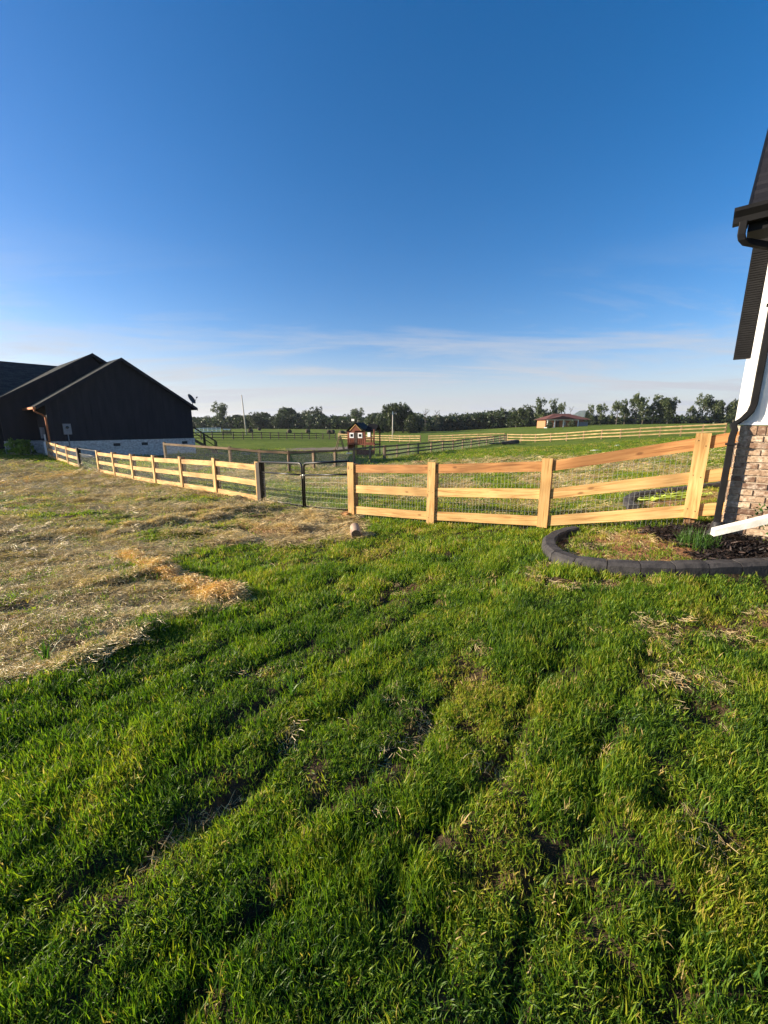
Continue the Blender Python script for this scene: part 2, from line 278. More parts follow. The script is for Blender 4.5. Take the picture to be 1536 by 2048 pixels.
def mk_brick():   # tumbled brick: tint per brick from a colour attribute, pale smears on top
    m, t, b, l = mat('tumbled_brick'); a = N(t, 'ShaderNodeAttribute', attribute_name='tint'); tcn = N(t, 'ShaderNodeTexCoord')
    r = ramp(t, [(0, (.15, .085, .055)), (.3, (.26, .165, .105)), (.6, (.36, .25, .165)), (1, (.46, .35, .24))]); l(a.outputs['Fac'], r.inputs[0])
    n = N(t, 'ShaderNodeTexNoise'); n.inputs['Scale'].default_value = 16; n.inputs['Detail'].default_value = 6; l(tcn.outputs['Object'], n.inputs['Vector'])
    k = N(t, 'ShaderNodeMapRange'); k.inputs[1].default_value = .48; k.inputs[2].default_value = .66; k.inputs[4].default_value = .6; l(n.outputs['Fac'], k.inputs[0])
    mi = N(t, 'ShaderNodeMix', data_type='RGBA'); l(k.outputs[0], mi.inputs[0]); l(r.outputs[0], mi.inputs[6]); mi.inputs[7].default_value = (.66, .56, .45, 1)
    n2 = N(t, 'ShaderNodeTexNoise'); n2.inputs['Scale'].default_value = 45; n2.inputs['Detail'].default_value = 4; l(tcn.outputs['Object'], n2.inputs['Vector'])
    m2 = N(t, 'ShaderNodeMix', data_type='RGBA', blend_type='MULTIPLY'); m2.inputs[0].default_value = .8; l(mi.outputs[2], m2.inputs[6]); r2 = ramp(t, [(.35, (.45, .4, .38)), (.6, (1.05, 1.05, 1.05))]); l(n2.outputs['Fac'], r2.inputs[0]); l(r2.outputs[0], m2.inputs[7])
    l(m2.outputs[2], b.inputs['Base Color']); b.inputs['Roughness'].default_value = .9
    bp = N(t, 'ShaderNodeBump'); bp.inputs['Strength'].default_value = .8; bp.inputs['Distance'].default_value = .006; l(n2.outputs['Fac'], bp.inputs['Height']); l(bp.outputs[0], b.inputs['Normal']); return m
M['brick'] = mk_brick()
def leafy(name, stops, attr='tint', ty='GEOMETRY', transl=.35, rough=.45, spec=.35, jit=None):
    m, t, b, l = mat(name); a = N(t, 'ShaderNodeAttribute', attribute_name=attr, attribute_type=ty); r = ramp(t, stops); 
    if jit:
        a2 = N(t, 'ShaderNodeAttribute', attribute_name=jit); s = N(t, 'ShaderNodeMath', operation='MULTIPLY_ADD'); s.inputs[1].default_value = .5; s.inputs[2].default_value = -.25
        l(a2.outputs['Fac'], s.inputs[0]); ad = N(t, 'ShaderNodeMath', operation='ADD', use_clamp=True); l(a.outputs['Fac'], ad.inputs[0]); l(s.outputs[0], ad.inputs[1]); l(ad.outputs[0], r.inputs[0])
    else: l(a.outputs['Fac'], r.inputs[0])
    l(r.outputs[0], b.inputs['Base Color']); b.inputs['Roughness'].default_value = rough; b.inputs['Specular IOR Level'].default_value = spec
    if transl:
        tr = N(t, 'ShaderNodeBsdfTranslucent'); g = N(t, 'ShaderNodeVectorMath', operation='MULTIPLY'); g.inputs[1].default_value = (1.3, 1.5, .6); l(r.outputs[0], g.inputs[0]); l(g.outputs[0], tr.inputs['Color'])
        ms = N(t, 'ShaderNodeMixShader'); ms.inputs[0].default_value = transl; l(b.outputs[0], ms.inputs[1]); l(tr.outputs[0], ms.inputs[2]); l(ms.outputs[0], t.nodes['Material Output'].inputs[0])
    return m
M['leaf'] = leafy('tree_leaves', [(0, (.020, .034, .012)), (.5, (.036, .056, .018)), (1, (.070, .088, .028))], transl=.2)
M['leaf2'] = leafy('loose_tree_leaves', [(0, (.030, .05, .02)), (.5, (.055, .08, .03)), (1, (.11, .13, .05))], transl=.25)
M['shrub'] = leafy('shrub_leaves', [(0, (.02, .05, .012)), (1, (.05, .11, .02))], transl=.25)
M['palegreen'] = leafy('bush_leaves', [(0, (.05, .11, .02)), (1, (.22, .32, .05))], transl=.4)
M['bark'] = noisy('bark', (.06, .05, .04), (.13, .11, .09), 6, .95, .5)
# grass: 0..0.7 greens, 0.7..1 yellowing to straw
M['grass'] = leafy('grass_blades', [(0, (.024, .065, .012)), (.25, (.095, .18, .014)), (.5, (.20, .275, .016)), (.68, (.31, .31, .026)), (.82, (.38, .27, .07)), (1, (.52, .38, .19))],
                   attr='gtint', ty='INSTANCER', transl=.42, rough=.5, spec=.3, jit='jit')
M['straw'] = leafy('straw_fibres', [(0, (.22, .14, .05)), (.4, (.48, .355, .17)), (.72, (.74, .61, .34)), (.85, (.74, .52, .24)), (1, (.70, .41, .15))], attr='gtint', ty='INSTANCER', transl=.15, rough=.5, spec=.4, jit='jit')
M['mulch'] = leafy('mulch_chips', [(0, (.008, .006, .006)), (.6, (.022, .015, .013)), (1, (.07, .045, .035))], attr='gtint', ty='INSTANCER', transl=0, rough=.6, jit='jit')

def mk_ground():
    m, t, b, l = mat('ground_cover'); tcn = N(t, 'ShaderNodeTexCoord')
    A = lambda n: N(t, 'ShaderNodeAttribute', attribute_name=n).outputs['Fac']
    def noise(s, d=6, st=(1, 1, 1), dist=0):
        mp = N(t, 'ShaderNodeMapping'); mp.inputs['Scale'].default_value = st; l(tcn.outputs['Object'], mp.inputs[0]); n = N(t, 'ShaderNodeTexNoise'); n.inputs['Scale'].default_value = s; n.inputs['Detail'].default_value = d; n.inputs['Distortion'].default_value = dist
        l(mp.outputs[0], n.inputs['Vector']); return n.outputs['Fac']
    def mix(f, a, c):
        x = N(t, 'ShaderNodeMix', data_type='RGBA')
        for i, v in ((0, f), (6, a), (7, c)):
            if isinstance(v, tuple): x.inputs[i].default_value = (*v, 1)
            elif isinstance(v, float): x.inputs[i].default_value = v
            else: l(v, x.inputs[i])
        return x.outputs[2]
    rr = lambda f, st: (lambda r: (l(f, r.inputs[0]), r.outputs[0])[1])(ramp(t, st))
    fine = noise(26, 9)
    soil = rr(noise(14, 8), [(.3, (.030, .021, .013)), (.7, (.075, .052, .030))])
    clay = rr(noise(5, 8), [(.3, (.16, .072, .033)), (.7, (.29, .155, .08))])
    strawc = rr(noise(9, 9, (1, 3.5, 1), 1.0), [(.25, (.09, .062, .03)), (.42, (.22, .165, .08)), (.56, (.40, .32, .17)), (.72, (.58, .49, .29))])
    grass = rr(noise(3.2, 10, (1, 1.5, 1)), [(.25, (.022, .040, .008)), (.4, (.055, .095, .010)), (.52, (.11, .16, .014)), (.68, (.19, .21, .03)), (.85, (.22, .19, .06))])
    fgr = rr(noise(.16, 8, (1, 2.2, 1), .6), [(.3, (.045, .085, .010)), (.45, (.085, .135, .014)), (.6, (.13, .17, .02)), (.75, (.17, .17, .045))])
    c = mix(A('far'), grass, mix(fine, fgr, grass))
    c = mix(A('under'), c, soil)
    c = mix(A('straw'), c, strawc); c = mix(A('clay'), c, clay)
    c = mix(A('mulch'), c, (.012, .009, .008)); c = mix(A('gravel'), c, rr(noise(20, 6), [(.3, (.17, .13, .10)), (.7, (.30, .24, .19))]))
    l(c, b.inputs['Base Color']); b.inputs['Roughness'].default_value = 1.0; b.inputs['Specular IOR Level'].default_value = .1
    ad = N(t, 'ShaderNodeMath', operation='ADD'); l(fine, ad.inputs[0]); l(noise(7, 8), ad.inputs[1])
    bp = N(t, 'ShaderNodeBump'); bp.inputs['Strength'].default_value = .9; bp.inputs['Distance'].default_value = .05; l(ad.outputs[0], bp.inputs['Height']); l(bp.outputs[0], b.inputs['Normal']); return m
M['ground'] = mk_ground()

# ---------------------------------------------------------------- builders
class MB:
    def __init__(s): s.v = []; s.f = []; s.uv = []; s.c = []
    def quad(s, pts, uvs=None, tint=0.5):
        b = len(s.v); s.v += [tuple(p) for p in pts]; s.f.append(tuple(range(b, b + len(pts)))); s.uv += uvs or [(0, 0)] * len(pts); s.c += [tint] * len(pts)
    def hexa(s, c, tint=.5, uo=None):      # 8 corners: bottom 4 ccw, top 4 ccw; c[0]->c[1] is the long side
        L_ = (Vector(c[1]) - Vector(c[0])).length; Wd = (Vector(c[3]) - Vector(c[0])).length; Hh = (Vector(c[4]) - Vector(c[0])).length
        u0, v0 = uo if uo else (random.random() * 40, random.random() * 40)
        def q(i, a, b2, flip=False):
            uv = [(u0, v0), (u0 + a, v0), (u0 + a, v0 + b2), (u0, v0 + b2)]
            if flip: uv = [(y - v0 + u0, x - u0 + v0) for x, y in uv]
            s.quad([c[k] for k in i], uv, tint)
        q((3, 2, 1, 0), L_, Wd); q((4, 5, 6, 7), L_, Wd); q((0, 1, 5, 4), L_, Hh); q((2, 3, 7, 6), L_, Hh); q((1, 2, 6, 5), Wd * .3, Hh); q((3, 0, 4, 7), Wd * .3, Hh)
    def bar(s, p0, p1, h, t, up=Vector((0, 0, 1)), off=0.0, tint=.5):    # board from p0 to p1, height h (upwards from the line), thickness t centred + off
        p0 = Vector(p0); p1 = Vector(p1); d = (p1 - p0).normalized(); sd_ = d.cross(up).normalized(); a = sd_ * (off - t / 2); b = sd_ * (off + t / 2); u = up * h
        s.hexa([p0 + b, p1 + b, p1 + a, p0 + a, p0 + b + u, p1 + b + u, p1 + a + u, p0 + a + u], tint)
    def box(s, o, x, y, z, tint=.5):       # origin corner, three edge vectors
        o, x, y, z = map(Vector, (o, x, y, z)); s.hexa([o, o + x, o + x + y, o + y, o + z, o + x + z, o + x + y + z, o + y + z], tint)
    def vbar(s, p, d, wd, t, h, tint=.5):      # upright: p centre of base, d = direction of width
        d = Vector(d).normalized(); n = Vector((-d.y, d.x, 0)); p = Vector(p)
        a = p - d * wd / 2 - n * t / 2; b = a + Vector((0, 0, h)); x = n * t; y = d * wd
        # long side vertical so the grain runs up
        s.hexa([a, b, b + x, a + x, a + y, b + y, b + x + y, a + x + y], tint)
    def tube(s, pts, r, n=8, closed=False, caps=True):
        pts = [Vector(p) for p in pts]; rs = r if isinstance(r, (list, tuple)) else [r] * len(pts); base = len(s.v); m = len(pts); up = None
        for i, p in enumerate(pts):
            d = ((pts[(i + 1) % m] - pts[i - 1]) if closed or 0 < i < m - 1 else (pts[1] - pts[0] if i == 0 else pts[-1] - pts[-2])).normalized()
            if up is None: up = Vector((0, 0, 1)) if abs(d.z) < .9 else Vector((0, 1, 0))
            x = d.cross(up).normalized(); up = x.cross(d).normalized()
            for k in range(n): a = 2 * math.pi * k / n; s.v.append(tuple(p + (x * math.cos(a) + up * math.sin(a)) * rs[i]))
        L_ = 0
        for i in range(m if closed else m - 1):
            j = (i + 1) % m; l2 = L_ + (pts[j] - pts[i]).length
            for k in range(n):
                q = (k + 1) % n; s.f.append((base + i * n + k, base + i * n + q, base + j * n + q, base + j * n + k))
                s.uv += [(L_, k / n * .5), (L_, (k + 1) / n * .5), (l2, (k + 1) / n * .5), (l2, k / n * .5)]; s.c += [.5] * 4
            L_ = l2
        if caps and not closed:
            for i, rev in ((0, True), (m - 1, False)):
                f = [base + i * n + k for k in range(n)]; s.f.append(tuple(f[::-1] if rev else f)); s.uv += [(0, 0)] * n; s.c += [.5] * n
    def build(s, name, m, parent=None, smooth=False, bevel=0):
        me = bpy.data.meshes.new(name); org = Vector(parent.matrix_world_loc) if False else (world_loc(parent) if parent else Vector((0, 0, 0)))
        v = np.array(s.v, float) - np.array(org)
        me.from_pydata([tuple(x) for x in v], [], s.f); uvl = me.uv_layers.new(name='UVMap'); uvl.data.foreach_set('uv', np.array(s.uv, float).ravel())
        at = me.attributes.new('tint', 'FLOAT', 'CORNER'); at.data.foreach_set('value', np.array(s.c, float))
        if smooth: me.polygons.foreach_set('use_smooth', [True] * len(me.polygons))
        me.materials.append(M[m] if isinstance(m, str) else m); o = bpy.data.objects.new(name, me); COL.objects.link(o)
        if parent: o.parent = parent
        if bevel:
            md = o.modifiers.new('bevel', 'BEVEL'); md.width = bevel; md.segments = 2; md.limit_method = 'ANGLE'
        return o
WL = {}
def world_loc(o):
    p = Vector((0, 0, 0))
    while o is not None: p = p + o.location; o = o.parent
    return p
def tag(o, label=None, cat=None, group=None, kind=None):
    for k, v in (('label', label), ('category', cat), ('group', group), ('kind', kind)):
        if v: o[k] = v
    return o
def thing(name, loc, label, cat, group=None):
    o = bpy.data.objects.new(name, None); o.empty_display_size = .2; COL.objects.link(o); o.location = loc; return tag(o, label, cat, group)
def solid(name, mb, m, label, cat, group=None, smooth=False, bevel=0):
    o = mb.build(name, m, None, smooth, bevel); v = mb.v; c = Vector((sum(p[0] for p in v) / len(v), sum(p[1] for p in v) / len(v), min(p[2] for p in v)))
    o.data.transform(__import__('mathutils').Matrix.Translation(-c)); o.location = c; return tag(o, label, cat, group)

# ---------------------------------------------------------------- ground: one sheet, fine near the camera, coarse to the horizon
def axis(a, b, step, far, gr):
    c = list(np.arange(a, b + 1e-6, step)); s = step
    while c[-1] < far: s *= gr; c.append(c[-1] + s)
    s = step
    while c[0] > -far: s *= gr; c.insert(0, c[0] - s)
    return np.array(c)
gx = axis(-5.2, 4.6, .035, 4000, 1.07); gy = axis(.4, 7.8, .035, 4000, 1.07)
X, Y = np.meshgrid(gx, gy); Xf, Yf = X.ravel(), Y.ravel()
Zf = base_h(Xf, Yf) + detail_h(Xf, Yf)
nx, ny = len(gx), len(gy); idx = np.arange(nx * ny).reshape(ny, nx)
faces = np.stack([idx[:-1, :-1], idx[:-1, 1:], idx[1:, 1:], idx[1:, :-1]], -1).reshape(-1, 4)
me = bpy.data.meshes.new('ground'); me.vertices.add(nx * ny); me.vertices.foreach_set('co', np.stack([Xf, Yf, Zf], -1).ravel())
me.loops.add(faces.size); me.loops.foreach_set('vertex_index', faces.ravel()); me.polygons.add(len(faces)); me.polygons.foreach_set('loop_start', np.arange(len(faces)) * 4)
me.update(); me.validate(); me.polygons.foreach_set('use_smooth', np.ones(len(me.polygons), bool))
BACK = H2([(240, 942), (420, 930), (560, 930), (700, 918), (900, 925), (1110, 918), (1390, 900), (1400, 960), (1250, 1010), (1100, 1012), (880, 1000), (720, 985)])
DRIVE = H2([(300, 925), (400, 913), (700, 899), (700, 893), (560, 899), (400, 905), (300, 911)])
UPLAWN_DIRT = H2([(470, 1042), (560, 1028), (640, 1045), (660, 1075), (560, 1090), (480, 1070)])
def masks(x, y):
    r = np.hypot(x, y); st = straw_f(x, y); _, dead = hole_mask(x, y)
    bed = sstep(-.02, .08, poly_sd(x, y, BED)); mul_ = bed * sstep(2.95, 3.2, x + (fbm(x * 5, y * 5, 2, 61) - .5) * .3)
    back = sstep(-.8, 1.2, poly_sd(x, y, BACK) + (fbm(x * .7, y * 1.4, 4, 51) - .5) * 6)
    green = sstep(.53, .62, fbm(x * .6, y * 1.1, 4, 52)); patch = sstep(.52, .64, fbm(x * .55 + 3, y * 1.1, 4, 53))
    st2 = np.maximum(st * (1 - .8 * patch * sstep(4.5, 6, r)), back * (1 - green) * .62)
    bb = sstep(0, .2, poly_sd(x, y, BACKBED)); clay = np.maximum(bed * (1 - mul_) * sstep(.30, .45, fbm(x * 3, y * 3, 3, 55)) , sstep(.58, .7, fbm(x * 1.6, y * 2.2, 3, 56)) * st * .7)
    clay = np.maximum(clay, bb * .8); clay = np.maximum(clay, back * (1 - green) * .55); clay = np.maximum(clay, dead * .4 * (r < 8))
    clay = np.maximum(clay, sstep(0, .3, poly_sd(x, y, UPLAWN_DIRT) + (fbm(x * 2, y * 2, 3, 57) - .5)) * .7)
    return dict(straw=st2, dead=dead, clay=clay, mulch=mul_, bed=bed, far=sstep(15, 45, r), back=back, patch=patch)
mk = masks(Xf, Yf); rr_ = np.hypot(Xf, Yf)
mk['under'] = 1 - sstep(5.5, 9.5, rr_); mk['gravel'] = sstep(-.3, .3, poly_sd(Xf, Yf, DRIVE))
for k in ('straw', 'clay', 'mulch', 'far', 'under', 'gravel'):
    a = me.attributes.new(k, 'FLOAT', 'POINT'); a.data.foreach_set('value', mk[k].astype(np.float32))
me.materials.append(M['ground']); go = bpy.data.objects.new('ground', me); COL.objects.link(go); tag(go, kind='structure')

# ---------------------------------------------------------------- grass, straw and mulch: instanced tufts
def blade_mesh(name, nb, rad, hmin, hmax, wd, lean, flat, m, curl=.5):
    V = []; Fc = []; J = []
    for _ in range(nb):
        a = random.random() * 2 * math.pi; rr = rad * math.sqrt(random.random()); x, y = rr * math.cos(a), rr * math.sin(a); h = random.uniform(hmin, hmax); w_ = wd * random.uniform(.7, 1.3)
        ta = random.random() * 2 * math.pi; dx_, dy_ = math.cos(ta), math.sin(ta); fa = ta + math.pi / 2 + random.uniform(-.7, .7); sx, sy = math.cos(fa) * w_ / 2, math.sin(fa) * w_ / 2
        ln = abs(random.gauss(0, lean)); j = random.random(); b = len(V)
        if flat:
            tilt = random.uniform(-.08, .25); z0 = random.uniform(0, .02); bend = random.uniform(-.3, .3)
            for k, tt in enumerate((0, .35, .7, 1)):
                cx = x + (dx_ * tt - dy_ * bend * tt * tt) * h; cy = y + (dy_ * tt + dx_ * bend * tt * tt) * h; cz = z0 + math.sin(tt * 3.0) * tilt * h * .6; ww = 1 if k < 3 else .4
                V += [(cx - sx * ww, cy - sy * ww, cz), (cx + sx * ww, cy + sy * ww, cz + .0012)]
            Fc += [(b, b + 1, b + 3, b + 2), (b + 2, b + 3, b + 5, b + 4), (b + 4, b + 5, b + 7, b + 6)]; J += [j] * 12
        else:
            th = 0; cx, cy, cz = x, y, -.01; st = h / 3
            for k, ww in enumerate((1, .95, .7)):
                V += [(cx - sx * ww, cy - sy * ww, cz), (cx + sx * ww, cy + sy * ww, cz)]; th = ln * (.4 + k * .55 * (1 + curl)); th = min(th, 1.9)
                cx += dx_ * math.sin(th) * st; cy += dy_ * math.sin(th) * st; cz += math.cos(th) * st
            V.append((cx, cy, cz)); Fc += [(b, b + 1, b + 3, b + 2), (b + 2, b + 3, b + 5, b + 4), (b + 4, b + 5, b + 6)]; J += [j] * 11
    me = bpy.data.meshes.new(name); me.from_pydata(V, [], Fc); at = me.attributes.new('jit', 'FLOAT', 'CORNER'); at.data.foreach_set('value', J); me.materials.append(m)
    me.polygons.foreach_set('use_smooth', [True] * len(me.polygons))
    return bpy.data.objects.new(name, me)
def scatter(name, protos, pts, rot, scl, tint, pick, label):
    pc = bpy.data.collections.new(name + '_tufts')
    for p in protos: pc.objects.link(p)
    me = bpy.data.meshes.new(name); me.vertices.add(len(pts)); me.vertices.foreach_set('co', pts.astype(np.float32).ravel())
    for n, ty, arr in (('rot', 'FLOAT_VECTOR', rot), ('scl', 'FLOAT_VECTOR', scl), ('gtint', 'FLOAT', tint), ('pick', 'INT', pick)):
        a = me.attributes.new(n, ty, 'POINT'); a.data.foreach_set('vector' if ty == 'FLOAT_VECTOR' else 'value', np.ascontiguousarray(arr).ravel())
    o = bpy.data.objects.new(name, me); COL.objects.link(o); tag(o, label, name.replace('_', ' '), None, 'stuff')
    g = bpy.data.node_groups.new(name + '_nodes', 'GeometryNodeTree'); g.interface.new_socket('Geometry', in_out='INPUT', socket_type='NodeSocketGeometry'); g.interface.new_socket('Geometry', in_out='OUTPUT', socket_type='NodeSocketGeometry')
    gi = g.nodes.new('NodeGroupInput'); gO = g.nodes.new('NodeGroupOutput'); ip = g.nodes.new('GeometryNodeInstanceOnPoints'); ci = g.nodes.new('GeometryNodeCollectionInfo'); ci.inputs[0].default_value = pc; ci.inputs[1].default_value = True; ci.inputs[2].default_value = True
    m2p = g.nodes.new('GeometryNodeMeshToPoints'); m2p.inputs['Radius'].default_value = .001
    g.links.new(gi.outputs[0], m2p.inputs[0]); g.links.new(m2p.outputs[0], ip.inputs['Points']); g.links.new(ci.outputs[0], ip.inputs['Instance']); ip.inputs['Pick Instance'].default_value = True
    def na(n, ty):
        q = g.nodes.new('GeometryNodeInputNamedAttribute'); q.data_type = ty; q.inputs[0].default_value = n; return next(s for s in q.outputs if s.enabled and s.name == 'Attribute')
    g.links.new(na('pick', 'INT'), ip.inputs['Instance Index']); g.links.new(na('scl', 'FLOAT_VECTOR'), ip.inputs['Scale'])
    e2r = g.nodes.new('FunctionNodeEulerToRotation'); g.links.new(na('rot', 'FLOAT_VECTOR'), e2r.inputs[0]); g.links.new(e2r.outputs[0], ip.inputs['Rotation'])
    g.links.new(ip.outputs[0], gO.inputs[0]); md = o.modifiers.new('tufts', 'NODES'); md.node_group = g
    return o
def sample(bands, margin=.9, shape=1.02):
    P = []; S = []
    for y0, y1, dens, sc in bands:
        xm = max(shape * y1 * 1.0, 1.0) + margin; n = int((y1 - y0) * 2 * xm * dens); x = rng.uniform(-xm, xm, n); y = rng.uniform(y0, y1, n)
        k = np.abs(x) < (shape * (y + .5) + margin); P.append(np.stack([x[k], y[k]], -1)); S.append(np.full(k.sum(), sc))
    return np.concatenate(P), np.concatenate(S)
def fences_clear(x, y): return np.ones(x.shape, bool)
CURBPX = [(1152, 1070), (1125, 1076), (1101, 1088), (1096, 1102), (1108, 1118), (1135, 1131), (1180, 1141), (1240, 1146), (1310, 1149), (1380, 1149), (1450, 1147), (1536, 1144), (1640, 1140), (1760, 1134)]
CURB = H2([(a, b - 3) for a, b in CURBPX])
# house footprints to keep clear of tufts
pb = W(1431, 1055, 4.3); CX = Vector((pb.x + .06, pb.y, 0)); Aw = Vector((.765, -.644, 0)).normalized(); Nw = Vector((-Aw.y, Aw.x, 0)) * -1; Bw = -Nw
HOUSEPOLY = [tuple((CX + Bw * .0)[:2]), tuple((CX + Aw * 6)[:2]), tuple((CX + Aw * 6 + Bw * 9)[:2]), tuple((CX + Bw * 9)[:2])]
bands = [(.45, 1.3, 2300, .62), (1.3, 2.2, 1900, .72), (2.2, 3.2, 1300, .85), (3.2, 4.6, 700, 1.05), (4.6, 6.5, 330, 1.35), (6.5, 9.5, 130, 1.9), (9.5, 15, 45, 2.6), (15, 26, 14, 3.6), (26, 45, 4.5, 5.5)]
P2, S2 = sample(bands)
x, y = P2[:, 0], P2[:, 1]; mm = masks(x, y); r = np.hypot(x, y)
dep, dead = hole_mask(x, y)
dens = 1 - .86 * mm['straw'] ; dens *= (1 - .75 * dead) * (1 - .97 * mm['mulch']) * (1 - .82 * mm['bed']); dens *= 1 - .6 * np.clip(dep * 12, 0, 1)
dens *= .32 + .85 * sstep(.34, .56, fbm(x * 6.5, y * 6.5, 3, 71)); fw = furrow(x, y); dens *= 1 - .8 * fw; dens *= 1 - .8 * sstep(-.1, .1, poly_sd(x, y, BACKBED)); dens *= 1 - .7 * sstep(-.1, .2, poly_sd(x, y, UPLAWN_DIRT))
cd = np.full(x.shape, 9.)
for a, b in zip(CURB[:-1], CURB[1:]): cd = np.minimum(cd, seg_dist(x, y, a, b))
keep = (rng.random(len(x)) < dens) & (cd > .085) & (poly_sd(x, y, HOUSEPOLY) < -.03)
x, y, S2, r, dead, dep = x[keep], y[keep], S2[keep], r[keep], dead[keep], dep[keep]
z = base_h(x, y) + detail_h(x, y); n = len(x)
far_s = S2
hn = fbm(x * 2.0, y * 2.0, 3, 81); hgt = (.5 + .5 * sstep(.3, .7, hn)) * rng.uniform(.75, 1.25, n) * (1 - .5 * dead) 
lower = sstep(4.6, 6.0, r) * .35; hgt *= (1 - lower)
strw = straw_f(x, y); hgt *= (1 - .25 * strw)
scl = np.stack([far_s, far_s, far_s ** .55 * hgt], -1)
yel = fbm(x * 1.5 + 7, y * 1.5, 4, 91); tint = .31 + (fbm(x * 4, y * 4, 2, 93) - .5) * .5 + sstep(.56, .74, yel) * .24 + rng.normal(0, .07, n) + .38 * dead + .16 * sstep(3.2, 6, r)
tint = np.where(rng.random(n) < .03, tint + .5, tint); tint = np.clip(tint, 0, 1)
lean_ang = fbm(x * .8, y * .8, 2, 95) * 6.28; la = rng.normal(.0, .22, n)
rot = np.stack([la, rng.normal(0, .22, n), rng.uniform(0, 6.283, n)], -1)
protos = [blade_mesh('grass_tuft', 32, .075, .035, .085, .0055, .38, False, M['grass']) for _ in range(7)] + [blade_mesh('grass_tuft', 22, .08, .05, .10, .0062, .6, False, M['grass'], .9) for _ in range(3)] + [blade_mesh('grass_tuft', 10, .05, .06, .12, .008, .8, False, M['grass'], .6) for _ in range(2)]
pick = np.where(rng.random(n) < .035, rng.integers(10, 12, n), np.where(rng.random(n) < .28, rng.integers(7, 10, n), rng.integers(0, 7, n))).astype(np.int32)
scatter('lawn_grass', protos, np.stack([x, y, z], -1), rot, scl, tint, pick, 'green lawn grass with yellowing patches in the foreground')
print('grass tufts', n)
# straw
bands = [(1.2, 3.2, 600, .8), (3.2, 5, 420, 1.0), (5, 8, 190, 1.5), (8, 13, 75, 2.4), (13, 26, 22, 4.0)]
P2, S2 = sample(bands); x, y = P2[:, 0], P2[:, 1]; mm = masks(x, y); dep, dead = hole_mask(x, y)
dens = np.maximum(mm['straw'] * .95, np.clip(dead * .6, 0, 1)); S2 = S2 * (1 - .5 * np.clip(dead, 0, 1) * (mm['straw'] < .5)); dens = np.maximum(dens, mm['bed'] * (1 - mm['mulch']) * .08); pass
dens *= .35 + .8 * sstep(.32, .55, fbm(x * 1.1, y * 3.5, 3, 101))
cd = np.full(x.shape, 9.)
for a, b in zip(CURB[:-1], CURB[1:]): cd = np.minimum(cd, seg_dist(x, y, a, b))
keep = (rng.random(len(x)) < dens) & (cd > .1) & (poly_sd(x, y, HOUSEPOLY) < -.03); x, y, S2 = x[keep], y[keep], S2[keep]; n = len(x); z = base_h(x, y) + detail_h(x, y) + .004
tint = np.clip(.25 + .6 * fbm(x * 1.4, y * 4, 3, 103) - .1 + rng.normal(0, .12, n), 0, 1)
warm = np.zeros(n)
for pl, ht, wd in RIDGES[6:8] + RIDGES[12:13]:
    dd = np.full(x.shape, 9.)
    for a, b in zip(pl[:-1], pl[1:]): dd = np.minimum(dd, seg_dist(x, y, a, b))
    warm = np.maximum(warm, np.exp(-(dd / (wd * 1.6)) ** 2))
tint = np.clip(tint + .55 * warm, 0, 1)
rx_, ry_, rw_ = [], [], []
for q_i, (pl, ht, wd) in enumerate(RIDGES):
    for a, b in zip(pl[:-1], pl[1:]):
        L_ = math.hypot(b[0] - a[0], b[1] - a[1]); nn_ = int(L_ * 110 * min(1.4, wd / .06)); t_ = rng.random(nn_); rx_.append(a[0] + (b[0] - a[0]) * t_ + rng.normal(0, wd * .6, nn_)); ry_.append(a[1] + (b[1] - a[1]) * t_ + rng.normal(0, wd * .6, nn_)); rw_.append(np.full(nn_, 1.0 if q_i in (6, 7, 12) else .45))
rx_, ry_, rw_ = map(np.concatenate, (rx_, ry_, rw_)); x = np.r_[x, rx_]; y = np.r_[y, ry_]; S2 = np.r_[S2, np.full(len(rx_), .85)]; z = base_h(x, y) + detail_h(x, y) + .006; tint = np.r_[tint, np.clip(rng.normal(.45, .15, len(rx_)) + .4 * rw_, 0, 1)]; warm = np.r_[warm, rw_]; n = len(x)
rot = np.stack([rng.normal(0, .2, n), rng.normal(0, .2, n), rng.uniform(0, 6.283, n)], -1)
sp = [blade_mesh('straw_tuft', 34, .10, .03, .095, .0028, .5, True, M['straw']) for _ in range(8)]
scatter('straw_mulch', sp, np.stack([x, y, z], -1), rot, np.stack([S2, S2, S2 ** .6 * (1 + warm)], -1), tint, rng.integers(0, 8, n).astype(np.int32), 'dry cut hay and straw lying over bare ground at the left')
print('straw', n)
# extra straw piled on the heaps at the edge of the hay
# bark mulch
P2 = np.stack([rng.uniform(2.4, 6, 30000), rng.uniform(1.5, 5, 30000)], -1); x, y = P2[:, 0], P2[:, 1]; mm = masks(x, y); keep = (rng.random(len(x)) < mm['mulch'] * .9) & (poly_sd(x, y, HOUSEPOLY) < -.01); x, y = x[keep], y[keep]; n = len(x); z = base_h(x, y) + detail_h(x, y)
mpz = [blade_mesh('mulch_chip', 9, .05, .02, .06, .014, .4, True, M['mulch']) for _ in range(5)]
scatter('bark_mulch', mpz, np.stack([x, y, z], -1), np.stack([rng.normal(0, .4, n), rng.normal(0, .4, n), rng.uniform(0, 6.28, n)], -1), np.ones((n, 3)), rng.random(n) ** 2, rng.integers(0, 5, n).astype(np.int32), 'dark bark mulch in the bed beside the brick wall')
print('mulch', n)

